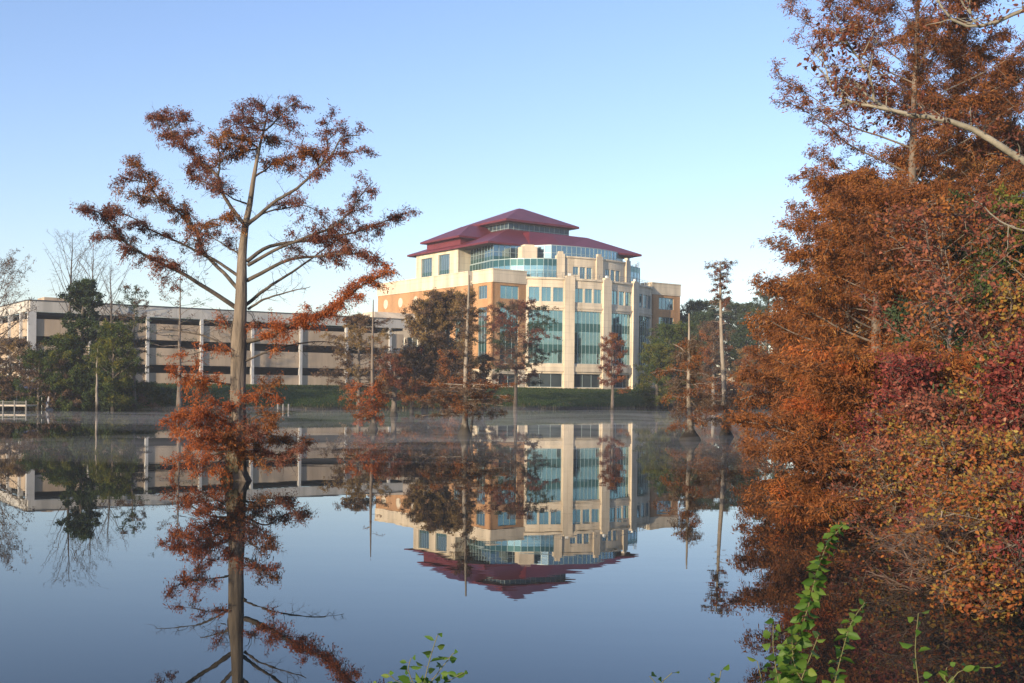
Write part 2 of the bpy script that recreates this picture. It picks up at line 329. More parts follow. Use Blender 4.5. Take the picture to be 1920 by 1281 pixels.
bp = n.new('ShaderNodeBump'); bp.inputs['Strength'].default_value = 0.8; bp.inputs['Distance'].default_value = 0.25; l.new(t2.outputs[0], bp.inputs['Height']); l.new(bp.outputs[0], b.inputs['Normal'])
tag(np_mesh('ground', V, F, m, smooth=True), None, None, kind='structure')
m, n, l, b = nm('lake_water')
b.inputs['Base Color'].default_value = (0.010, 0.014, 0.014, 1); b.inputs['Roughness'].default_value = 0.0; b.inputs['IOR'].default_value = 1.333
geo = n.new('ShaderNodeNewGeometry')
mp = n.new('ShaderNodeMapping'); mp.inputs['Scale'].default_value = (0.35, 1.0, 1); l.new(geo.outputs['Position'], mp.inputs[0])
t1 = n.new('ShaderNodeTexNoise'); t1.inputs['Scale'].default_value = 0.9; t1.inputs['Detail'].default_value = 3; l.new(mp.outputs[0], t1.inputs['Vector'])
bp = n.new('ShaderNodeBump'); bp.inputs['Strength'].default_value = 0.10; bp.inputs['Distance'].default_value = 0.02; l.new(t1.outputs[0], bp.inputs['Height']); l.new(bp.outputs[0], b.inputs['Normal'])
mp2 = n.new('ShaderNodeMapping'); mp2.inputs['Scale'].default_value = (0.03, 0.09, 1); l.new(geo.outputs['Position'], mp2.inputs[0])
t2 = n.new('ShaderNodeTexNoise'); t2.inputs['Scale'].default_value = 1.0; t2.inputs['Detail'].default_value = 4; l.new(mp2.outputs[0], t2.inputs['Vector'])
mr = n.new('ShaderNodeMapRange'); mr.inputs[1].default_value = 0.42; mr.inputs[2].default_value = 0.66; mr.inputs[3].default_value = 0.02; mr.inputs[4].default_value = 0.13; l.new(t2.outputs[0], mr.inputs[0]); l.new(mr.outputs[0], bp.inputs['Strength'])
M['water'] = m
tag(np_mesh('lake', [(-400, -60, 0), (300, -60, 0), (300, 400, 0), (-400, 400, 0)], [(0, 1, 2, 3)], m), None, None, kind='structure')

# ------------------------------------------------------------------ office tower (local frame: u along the front, v outwards)
CU, SU = math.cos(R(36)), math.sin(R(36))
A0 = (-3.5, 195.0)
def UV(u, v): return (A0[0] + u * CU + v * SU, A0[1] + u * SU - v * CU)
def line_map(p, q):
    (x0, y0), (x1, y1) = p, q
    L = math.hypot(x1 - x0, y1 - y0); cx, cy = (x1 - x0) / L, (y1 - y0) / L
    return (lambda s, z, d: (x0 + cx * s - cy * d, y0 + cy * s + cx * d, z)), L
ARC_R, ARC_H = 29.6, R(30.9)
def arc_map(inset=0.0):
    rr = ARC_R - inset
    def f(s, z, d):                      # s is the length measured on the outer arc, from the left end
        ph = s / ARC_R - ARC_H
        x, y = UV(22.4 + (rr - d) * math.sin(ph), -25.4 + (rr - d) * math.cos(ph))
        return (x, y, z)
    return f
ARC_L = 2 * ARC_H * ARC_R
GL = 3.1
tower = thing('office_building', 'cream and orange brick office tower with teal glass and tiered red hip roof', 'building', (*UV(22.4, -22), GL))
def window(m, s0, s1, z0, z1, cols, rows=1, gm='glass', fm='mullion', depth=0.22, n=1, bands=(), parent=None, name='window', fw=0.07):
    parent = parent or tower
    g = MB(); g.mbox(m, s0, s1, z0, z1, depth, depth + 0.06, n); w = g.build(name, M[gm], parent)
    f = MB()
    for k in range(cols + 1):
        x = s0 + (s1 - s0) * k / cols; a = x if k == 0 else x - fw / 2; b_ = x if k == cols else x + fw / 2
        if k == 0: b_ = a + fw
        if k == cols: a = b_ - fw
        f.mbox(m, a, b_, z0, z1, depth - 0.07, depth - 0.004)
    for k in range(rows + 1):
        z = z0 + (z1 - z0) * k / rows; c = min(max(z - fw / 2, z0), z1 - fw)
        f.mbox(m, s0, s1, c, c + fw, depth - 0.055, depth - 0.003, n)
    f.build('frame', M[fm], w)
    for (c, d) in bands:
        bm_ = MB(); bm_.mbox(m, s0 + fw, s1 - fw, c, d, depth - 0.03, depth - 0.002, n); bm_.build('spandrel_band', M['glass_band'], w)
    return w
def block(front, flen, left, llen, nm_front, wins_front, wins_left):
    wb = MB(); sb = MB(); pb = MB()
    for mp_, L, wins in ((front, flen, wins_front), (left, llen, wins_left)):
        if mp_ is None: continue
        ops = [(w[0], w[1], w[2], w[3]) for w in wins]
        wb.wall(mp_, 0, L, 5.9, 21.6, [o for o in ops if o[2] >= 5.9])
        sb.wall(mp_, 0, L, GL - 0.6, 5.9, [o for o in ops if o[2] < 5.9])
        pb = MB(); pb.mbox(mp_, -0.06, L + 0.06, 21.6, 23.75, -0.12, 0.6)
        pb.mbox(mp_, -0.12, L + 0.12, 23.75, 23.95, -0.2, 0.7)
        pb.build('parapet', M['stone'], tower); pb = MB(); pb.mbox(mp_, -0.04, L + 0.04, 5.9, 6.4, -0.08, -0.003); pb.build('cornice', M['stone'], tower)
        for w in wins: window(mp_, *w[:5], **(w[5] if len(w) > 5 else {}))
    wb.build('brick_wall', M['brick'], tower); sb.build('stone_base', M['stone'], tower)
BANDS = ((13.4, 14.9), (9.5, 11.0))
# left brick block (corner A)
mF, LF = line_map(UV(0, 0), UV(7.2, 0)); mL, LL = line_map(UV(0, -6.2), UV(0, 0))
block(mF, LF, mL, LL, 'a', [(1.6, 5.6, 18.8, 21.1, 3), (1.6, 5.6, 7.4, 17.3, 3, dict(bands=BANDS, rows=1)), (1.4, 5.8, 3.4, 5.6, 2, dict(gm='glass_dark', depth=0.35))],
      [(1.7, 4.4, 18.8, 21.1, 3, dict(gm='glass_blue')), (1.7, 4.4, 7.4, 17.3, 3, dict(gm='glass_blue', bands=BANDS)), (1.7, 4.4, 3.4, 5.6, 1, dict(gm='glass_dark', depth=0.35))])
rb = MB(); mr_, lr_ = line_map(UV(7.2, 0), UV(7.2, -3)); rb.mbox(mr_, 0.003, 3, GL - .6, 21.6, 0, 0.4); rb.build('brick_wall', M['brick'], tower)
# right brick block
mF2, LF2 = line_map(UV(37.6, 0), UV(45.2, 0)); mL2, LL2 = line_map(UV(37.6, -3), UV(37.6, 0))
block(mF2, LF2, mL2, LL2, 'b', [(1.9, 5.9, 18.8, 21.1, 4, dict(gm='glass_blue')), (1.9, 5.9, 7.4, 17.3, 4, dict(gm='glass_blue', bands=BANDS)), (1.9, 5.9, 3.4, 5.6, 2, dict(gm='glass_dark', depth=0.35))], [])
mR2, LR2 = line_map(UV(45.2, 0), UV(45.2, -41)); rb = MB(); rb.wall(mR2, 0.003, LR2, GL - .6, 21.6); rb.build('brick_wall', M['brick'], tower)
rb = MB(); rb.mbox(mR2, 0.7, LR2, 21.603, 23.75, -0.1, 0.6); rb.build('parapet', M['stone'], tower)
# dark recessed slot and left brick wing
ms, ls = line_map(UV(0.9, -7.6), UV(0.9, -6.2)); g = MB(); g.mbox(ms, 0, ls, GL, 23.0, 0, 0.3); g.build('recess', M['glass_dark'], tower)
mW, LW = line_map(UV(0, -40.8), UV(0, -7.6))
wins = [(k, k + 2.6, 7.4, 17.3) for k in (9.5, 14.5, 19.5, 24.5, 28.9)]
wb = MB(); wb.wall(mW, 0, LW, 6.4, 21.5, wins); e1, l1 = line_map(UV(0, -7.6), UV(0.9, -7.6)); wb.mbox(e1, 0.003, l1, GL, 21.5, 0, .3)
e2, l2 = line_map(UV(12, -40.8), UV(0, -40.8)); wb.mbox(e2, 0, l2 - 0.003, GL, 21.5, 0, .4); wb.build('brick_wall', M['brick'], tower)
for a, b_, c, d in wins: window(mW, a, b_, c, d, 3, gm='glass_blue', bands=BANDS)
sb = MB(); sb.wall(mW, 0, LW, GL - 0.6, 6.4, [(a, b_, 3.5, 5.6) for a, b_, c, d in wins]); sb.build('stone_base', M['stone'], tower)
for a, b_, c, d in wins: window(mW, a, b_, 3.5, 5.6, 2, gm='glass_dark', depth=0.35)
pb = MB(); pb.mbox(mW, -0.1, LW, 21.5, 23.85, -0.15, 0.8); pb.mbox(mW, -0.2, LW + 0.02, 23.85, 24.05, -0.22, 0.9); pb.build('parapet', M['stone'], tower)
for s_ in (3.4, 9.2, 15.0, 20.8):
    pts = []
    md = MB(); n_ = 20; c0 = (s_, 19.7)
    ring = [mW(c0[0] + 0.85 * math.cos(t * 2 * math.pi / n_), c0[1] + 0.95 * math.sin(t * 2 * math.pi / n_), -0.12) for t in range(n_)]
    ring2 = [mW(c0[0] + 0.85 * math.cos(t * 2 * math.pi / n_), c0[1] + 0.95 * math.sin(t * 2 * math.pi / n_), -0.002) for t in range(n_)]
    md.add(ring + ring2, [tuple(range(n_))] + [(t, n_ + t, n_ + (t + 1) % n_, (t + 1) % n_) for t in range(n_)])
    md.build('medallion', M['stone'], tower)
# curved stone front
mA = arc_map()
pier_s = [ARC_L * k for k in (0.25, 0.5, 0.75)]
PW = 0.95
edges = [0.0] + pier_s + [ARC_L]
ops = []
for k in range(4):
    a = edges[k] + (PW + 0.15 if k else 0.5); b_ = edges[k + 1] - (PW + 0.15 if k < 3 else 0.5)
    w3 = (b_ - a)
    for q in range(3):
        x0 = a + w3 * q / 3 + (0.18 if q else 0.0); x1 = a + w3 * (q + 1) / 3 - (0.18 if q < 2 else 0.0)
        ops.append((x0, x1, 18.65, 21.2)); window(mA, x0, x1, 18.65, 21.2, 2, depth=0.2, n=1, gm='glass' if k < 3 else 'glass_blue')
    ops.append((a, b_, 7.6, 17.1)); window(mA, a, b_, 7.6, 17.1, 7, depth=0.3, n=7, bands=BANDS, name='glass_wall')
    ops.append((a, b_, 3.35, 5.8)); window(mA, a, b_, 3.35, 5.8, 3, depth=0.42, n=3, gm='glass_dark', name='window')
wb = MB(); wb.wall(mA, 0, ARC_L, GL - 0.6, 22.6, ops, th=0.5, step=1.2); wb.build('stone_facade', M['stone'], tower)
cb = MB(); cb.mbox(mA, 0.02, ARC_L - 0.02, 22.6, 22.95, -0.22, 0.5, 24); cb.build('cornice', M['stone'], tower)
cb = MB(); cb.mbox(mA, 0.02, ARC_L - .02, 17.5, 17.75, -0.12, -0.003, 24)
cb.build('cornice', M['stone'], tower)
cb = MB(); cb.mbox(mA, 0.02, ARC_L - 0.02, 6.15, 7.1, -0.22, -0.003, 24); cb.build('cornice', M['stone'], tower)
for s_ in pier_s:
    pb = MB(); pb.mbox(mA, s_ - PW, s_ + PW, GL - 0.6, 23.0, -0.42, -0.24, 2); pb.mbox(mA, s_ - PW, s_ + PW, GL - .6, 6.1, -0.24, -0.003, 2)
    pb.mbox(mA, s_ - PW, s_ + PW, 7.15, 17.45, -0.24, -0.003, 2); pb.mbox(mA, s_ - PW, s_ + PW, 17.8, 22.55, -0.24, -0.003, 2)
    pb.mbox(mA, s_ - PW * .7, s_ + PW * .7, 23.0, 23.35, -0.4, 0.35, 1)
    p_ = pb.build('pier', M['stone'], tower)
    fb = MB(); fb.mbox(mA, s_ - .22, s_ + .22, 23.35, 23.8, -0.25, 0.15, 1); fb.build('finial', M['white_frame'], p_)
# terrace floor slabs (close the setbacks)
poly = [UV(22.4 + (ARC_R - .6) * math.sin(-ARC_H + 2 * ARC_H * k / 20), -25.4 + (ARC_R - .6) * math.cos(-ARC_H + 2 * ARC_H * k / 20)) for k in range(21)]
poly = [UV(0.5, -0.5)] + poly + [UV(44.6, -0.5), UV(44.6, -40.5), UV(0.5, -40.5)]
tb = MB(); tb.prism(poly, 22.0, 22.3); tb.build('terrace', M['stone_dark'], tower)
# terrace railing
rl = MB()
for z in (23.35, 23.65, 23.95): rl.mbox(mA, 0.4, ARC_L - 0.4, z, z + 0.04, 0.42, 0.46, 24)
for k in range(25):
    s_ = 0.4 + (ARC_L - 0.8) * k / 24; rl.mbox(mA, s_ - .03, s_ + .03, 22.95, 23.98, 0.40, 0.48)
rl.build('railing', M['rail'], tower)
# level six: stone arc with windows, glass wraps at both ends
m6 = arc_map(2.3); s6a, s6b = 6.2, ARC_L - 6.2
ops = []
c6 = [edges[1], edges[2], edges[3]]
for a, b_ in ((c6[0] + 1.7, c6[1] - 1.5), (c6[1] + 1.7, c6[2] - 1.5)):
    w = (b_ - a) / 3
    for q in range(3):
        x0, x1 = a + w * q + 0.15, a + w * (q + 1) - 0.15
        z0 = 23.9 if q == 0 else 22.9
        ops.append((x0, x1, z0, 25.35)); window(m6, x0, x1, z0, 25.35, 2, gm='glass_blue')
wb = MB(); wb.wall(m6, s6a, s6b, 22.3, 26.9, ops, th=0.5, step=1.2); wb.build('stone_facade', M['stone'], tower)
cb = MB(); cb.mbox(m6, s6a, s6b, 26.9, 27.2, -0.18, 0.5, 16); cb.build('cornice', M['stone'], tower)
for s_ in (s6a + .9, pier_s[1], s6b - .9):
    pb = MB(); pb.mbox(m6, s_ - .8, s_ + .8, 22.3, 27.5, -0.4, -0.2, 1); pb.mbox(m6, s_ - .8, s_ + .8, 22.3, 26.85, -0.2, -0.003, 1); pb.mbox(m6, s_ - .45, s_ + .45, 27.5, 27.95, -.35, 0.3, 1); pb.build('pier', M['stone'], tower)
def poly_map(pts):
    W = [UV(*p) for p in pts]; Ls = [0]
    for a, b_ in zip(W[:-1], W[1:]): Ls.append(Ls[-1] + math.hypot(b_[0] - a[0], b_[1] - a[1]))
    return W, Ls
def glass_run(pts, z0, z1, gm, parent, band=None, step=1.25, name='glass_wall'):
    g = MB(); f = MB(); bb = MB(); W, Ls = poly_map(pts)
    for a, b_ in zip(W[:-1], W[1:]):
        mp_, L = line_map(a, b_); n_ = max(1, round(L / step))
        g.mbox(mp_, 0, L, z0, z1, 0, 0.12)
        for k in range(n_ + 1): f.mbox(mp_, max(L * k / n_ - .04, 0), min(L * k / n_ + .04, L), z0, z1, -0.07, -0.003)
        f.mbox(mp_, 0, L, z0, z0 + .12, -0.05, -0.004); f.mbox(mp_, 0, L, z1 - .14, z1, -0.05, -0.004); f.mbox(mp_, 0, L, (z0 + z1) / 2 - .04, (z0 + z1) / 2 + .04, -0.05, -0.004)
        if band: bb.mbox(mp_, 0.05, L - .05, band[0], band[1], -0.03, -0.002)
    w = g.build(name, M[gm], parent); f.build('frame', M['mullion'], w)
    if band: bb.build('spandrel_band', M['glass_band'], w)
    return w
def arc_pts(inset, s0, s1, n_):
    return [(22.4 + (ARC_R - inset) * math.sin(s / ARC_R - ARC_H), -25.4 + (ARC_R - inset) * math.cos(s / ARC_R - ARC_H)) for s in np.linspace(s0, s1, n_)]
Lwrap = [(7.6, -18.6), (6.0, -8.6), (7.0, -4.6), (8.6, -2.6)] + arc_pts(2.0, 3.6, s6a, 4)
glass_run(Lwrap, 22.3, 26.6, 'glass', tower, band=(25.3, 26.45))
Rwrap = arc_pts(2.0, s6b, ARC_L - 1.6, 4) + [(37.6, -4.6), (38.8, -8.6), (38.8, -20)]
glass_run(Rwrap, 22.3, 26.6, 'glass_blue', tower, band=(25.5, 26.45))
# level seven glass under the eaves
glass_run([(7.8, -18.6), (6.2, -8.9), (12.0, -8.0)], 26.62, 29.75, 'glass_blue', tower, band=(26.7, 27.4))
glass_run([(12.0, -7.0)] + arc_pts(5.6, 6.5, ARC_L - 5.0, 9) + [(37.0, -8), (38.0, -20)], 26.62, 29.55, 'glass_blue', tower)
rf6 = MB(); rf6.prism([UV(*p) for p in Lwrap[1:] + arc_pts(2.6, s6a, s6b, 10) + Rwrap + [(38.4, -36), (7.8, -36), (7.8, -18.6)]], 26.45, 26.6); rf6.build('terrace', M['stone_dark'], tower)
pb = MB()
mp_, L = line_map(UV(9.4, -4.2), UV(12.2, -3.4)); pb.mbox(mp_, 0, L, 22.3, 29.0, 0, 2.4); pb.mbox(mp_, 0.5, L - .5, 29.0, 29.4, 0.3, 2.0); pb.build('pier', M['stone'], tower)
rl = MB(); W, _ = poly_map(Rwrap[2:])
for a, b_ in zip(W[:-1], W[1:]):
    mp_, L = line_map(a, b_)
    for z in (27.0, 27.35, 27.7): rl.mbox(mp_, 0, L, z, z + .04, 0.1, 0.14)
    for k in range(int(L / 1.3) + 1): rl.mbox(mp_, k * 1.3, k * 1.3 + .05, 26.6, 27.74, 0.09, 0.15)
rl.build('railing', M['rail'], tower)
# upper-left stone mass with two tall windows
mU, LU = line_map(UV(5, -34.2), UV(5, -18.8)); wn_ = [(1.9, 6.0, 24.2, 28.7), (8.3, 12.4, 24.4, 28.9)]
wb = MB(); wb.wall(mU, 0, LU, 22.3, 29.9, wn_)
e1, l1 = line_map(UV(5, -18.8), UV(12, -18.8)); wb.mbox(e1, 0.003, l1, 22.3, 29.9, 0, .4)
e2, l2 = line_map(UV(12, -34.2), UV(5, -34.2)); wb.mbox(e2, 0, l2 - .003, 22.3, 29.9, 0, .4); wb.build('stone_facade', M['stone'], tower)
for w in wn_: window(mU, *w, 6, gm='glass_blue', depth=0.3, bands=((24.4, 25.9),))
cb = MB(); cb.mbox(mU, -0.1, LU + .1, 23.55, 23.75, -0.1, -0.003); cb.build('cornice', M['stone'], tower)
# core so nothing is see-through
cr = MB(); cr.prism([UV(9, -20), UV(36, -20), UV(36, -33.8), UV(9, -33.8)], 22.3, 31.5); cr.build('core', M['stone_dark'], tower)
# roofs
def frustum(mb, e, zt, r, zr, th=0.35):       # e: eave loop (uv), r: upper loop (uv)
    n_ = len(e); lo = [(*UV(*p), zt - th) for p in e]; md = [(*UV(*p), zt) for p in e]; up = [(*UV(*p), zr) for p in r]
    k = len(r)
    if k == n_:
        mb.add(lo + md + up, [tuple(range(n_ - 1, -1, -1))] + [(q, (q + 1) % n_, n_ + (q + 1) % n_, n_ + q) for q in range(n_)] +
               [(n_ + q, n_ + (q + 1) % n_, 2 * n_ + (q + 1) % n_, 2 * n_ + q) for q in range(n_)] + [tuple(range(2 * n_, 3 * n_))])
def rect(a, b_, c, d): return [(a, d), (b_, d), (b_, c), (a, c)]    # d is the front (largest v)
rm = MB()
frustum(rm, rect(4.4, 39.9, -36.8, -8.0), 29.9, rect(14.8, 30.0, -29.4, -16.2), 33.9)
main = rm.build('roof', M['roof'], tower)
rm = MB(); frustum(rm, [(13.6, -7.6), (20, -5.6), (37.8, -3.2), (38.8, -20), (13.6, -20)], 29.6, [(17.2, -12.6), (22, -12.0), (31.2, -12.0), (30.5, -18), (17.2, -18)], 33.2); rm.build('roof', M['roof'], tower)
rm = MB(); frustum(rm, rect(5.0, 18, -32.8, -18.6), 32.1, rect(11.2, 17.9, -27.2, -24.2), 35.2, 0.35); rm.build('roof', M['roof'], tower)
sk = MB(); sk.prism([UV(6.0, -19.6), UV(14, -19.6), UV(14, -31.8), UV(6.0, -31.8)], 29.6, 31.74); sk.build('roof_wall', M['fascia'], tower)
rm = MB(); frustum(rm, rect(13.3, 31.4, -30.7, -14.8), 35.7, rect(21.9, 22.9, -23.2, -22.4), 39.4, 0.4); rm.build('roof', M['roof'], tower)
glass_run([(14.9, -29.3), (14.9, -16.3), (29.9, -16.3), (29.9, -29.3), (14.9, -29.3)], 32.9, 35.28, 'glass_dark', tower, name='clerestory')
# soffits
sf = MB(); sf.prism([UV(*p) for p in rect(4.7, 39.5, -36.5, -8.3)], 29.46, 29.54); sf.build('soffit', M['soffit'], tower)

# ------------------------------------------------------------------ link building between garage and tower
lk = thing('link_building', 'low cream link building with blue windows between the parking garage and the tower', 'building', (-19, 203, GL))
mK, LK = line_map((-24.5, 199.0), (-13.5, 207.0)); ops = [(1.2, 3.4, 9.6, 12.2), (4.0, 6.2, 9.6, 12.2), (6.8, 9.0, 9.6, 12.2), (1.2, 9.0, 3.6, 7.6)]
wb = MB(); wb.wall(mK, 0, LK, GL - .5, 14.2, ops); eL, lL = line_map((-30.5, 207.3), (-24.5, 199.0)); wb.mbox(eL, 0, lL - .003, GL - .5, 14.2, 0, .4); wb.build('wall', M['stone'], lk)
for o in ops[:3]: window(mK, *o, 2, gm='glass_blue', fm='white_frame', parent=lk)
window(mK, *ops[3], 5, gm='glass_dark', fm='white_frame', parent=lk, name='glass_wall')
rf = MB(); q = [mK(-.4, 0, -.5), mK(LK, 0, -.5), mK(LK, 0, 9), mK(-.4, 0, 9)]
rf.add([(p[0], p[1], 14.2) for p in q] + [(p[0], p[1], 14.55) for p in q] + [(*mK(1.0, 0, 2)[:2], 16.6), (*mK(LK, 0, 2)[:2], 16.6), (*mK(LK, 0, 6)[:2], 16.6), (*mK(1., 0, 6)[:2], 16.6)],
       [(3, 2, 1, 0), (0, 1, 5, 4), (1, 2, 6, 5), (2, 3, 7, 6), (3, 0, 4, 7), (4, 5, 9, 8), (5, 6, 10, 9), (6, 7, 11, 10), (7, 4, 8, 11), (8, 9, 10, 11)])
rf.build('roof', M['stone'], lk)

# ------------------------------------------------------------------ parking garage
G0 = (-66.0, 153.0); GD = (CU, SU)
gar = thing('parking_garage', 'long low three storey parking garage with tan panels and white columns on the far bank', 'building', (G0[0], G0[1], GL))
GT = 59.0
def gmap(s, z, d): return (G0[0] + CU * s - SU * d, G0[1] + SU * s + CU * d, z)
mS, LS = line_map((G0[0] - SU * 46, G0[1] + CU * 46), G0)
top = MB(); top.mbox(gmap, 0, GT, 12.9, 14.35, -0.25, 0.25, 1); top.mbox(mS, 0, LS - 0.26, 12.9, 14.35, -0.25, 0.25)
top.build('parapet', M['garage_white'], gar)
cp = MB(); cp.mbox(gmap, -0.2, GT, 14.35, 14.5, -0.32, 0.32); cp.mbox(mS, 0, LS - 0.33, 14.35, 14.5, -0.32, 0.32); cp.build('coping', M['cap'], gar)
for z0, z1 in ((9.55, 11.9), (5.95, 8.4), (2.9, 4.75)):
    sp_ = MB(); sp_.mbox(gmap, 0.3, GT, z0, z1, -0.02, 0.2); sp_.build('spandrel', M['garage_tan'], gar)
    sp_ = MB(); sp_.mbox(mS, 0, LS - 0.3, z0, z1, -0.02, 0.2); sp_.build('spandrel', M['garage_tan'], gar)
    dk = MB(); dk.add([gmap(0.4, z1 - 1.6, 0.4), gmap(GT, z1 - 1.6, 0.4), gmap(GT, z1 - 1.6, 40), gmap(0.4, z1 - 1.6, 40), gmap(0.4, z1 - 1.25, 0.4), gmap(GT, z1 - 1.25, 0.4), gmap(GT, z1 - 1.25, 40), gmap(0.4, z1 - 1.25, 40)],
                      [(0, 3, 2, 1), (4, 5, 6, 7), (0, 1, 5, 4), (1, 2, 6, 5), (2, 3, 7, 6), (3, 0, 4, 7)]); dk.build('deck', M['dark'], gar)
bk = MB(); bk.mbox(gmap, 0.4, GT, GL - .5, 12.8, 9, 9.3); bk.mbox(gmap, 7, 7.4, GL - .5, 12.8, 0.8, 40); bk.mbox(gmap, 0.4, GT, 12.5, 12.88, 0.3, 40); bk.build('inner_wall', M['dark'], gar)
for k in range(8):
    s_ = 8.05 * k + (0.0 if k else 0.1); w = 0.2 if k else 0.7
    cbx = MB(); cbx.mbox(gmap, s_ - w if k else -0.25, s_ + w, 2.7, 12.88, -0.34, 0.3); cbx.mbox(gmap, s_ - w if k else -0.25, s_ + w, 2.4, 3.0, -0.45, -0.343); cbx.build('column', M['garage_col'], gar)
for k in range(6):
    s_ = LS - 4.2 - 7.2 * k; cbx = MB(); cbx.mbox(mS, s_ - .26, s_ + .26, 2.7, 12.88, -0.34, 0.3); cbx.build('column', M['garage_col'], gar)
sh = MB(); sh.mbox(gmap, 4, 9, 14.2, 15.6, 9, 13); sh.build('roof_shed', M['garage_tan'], gar)

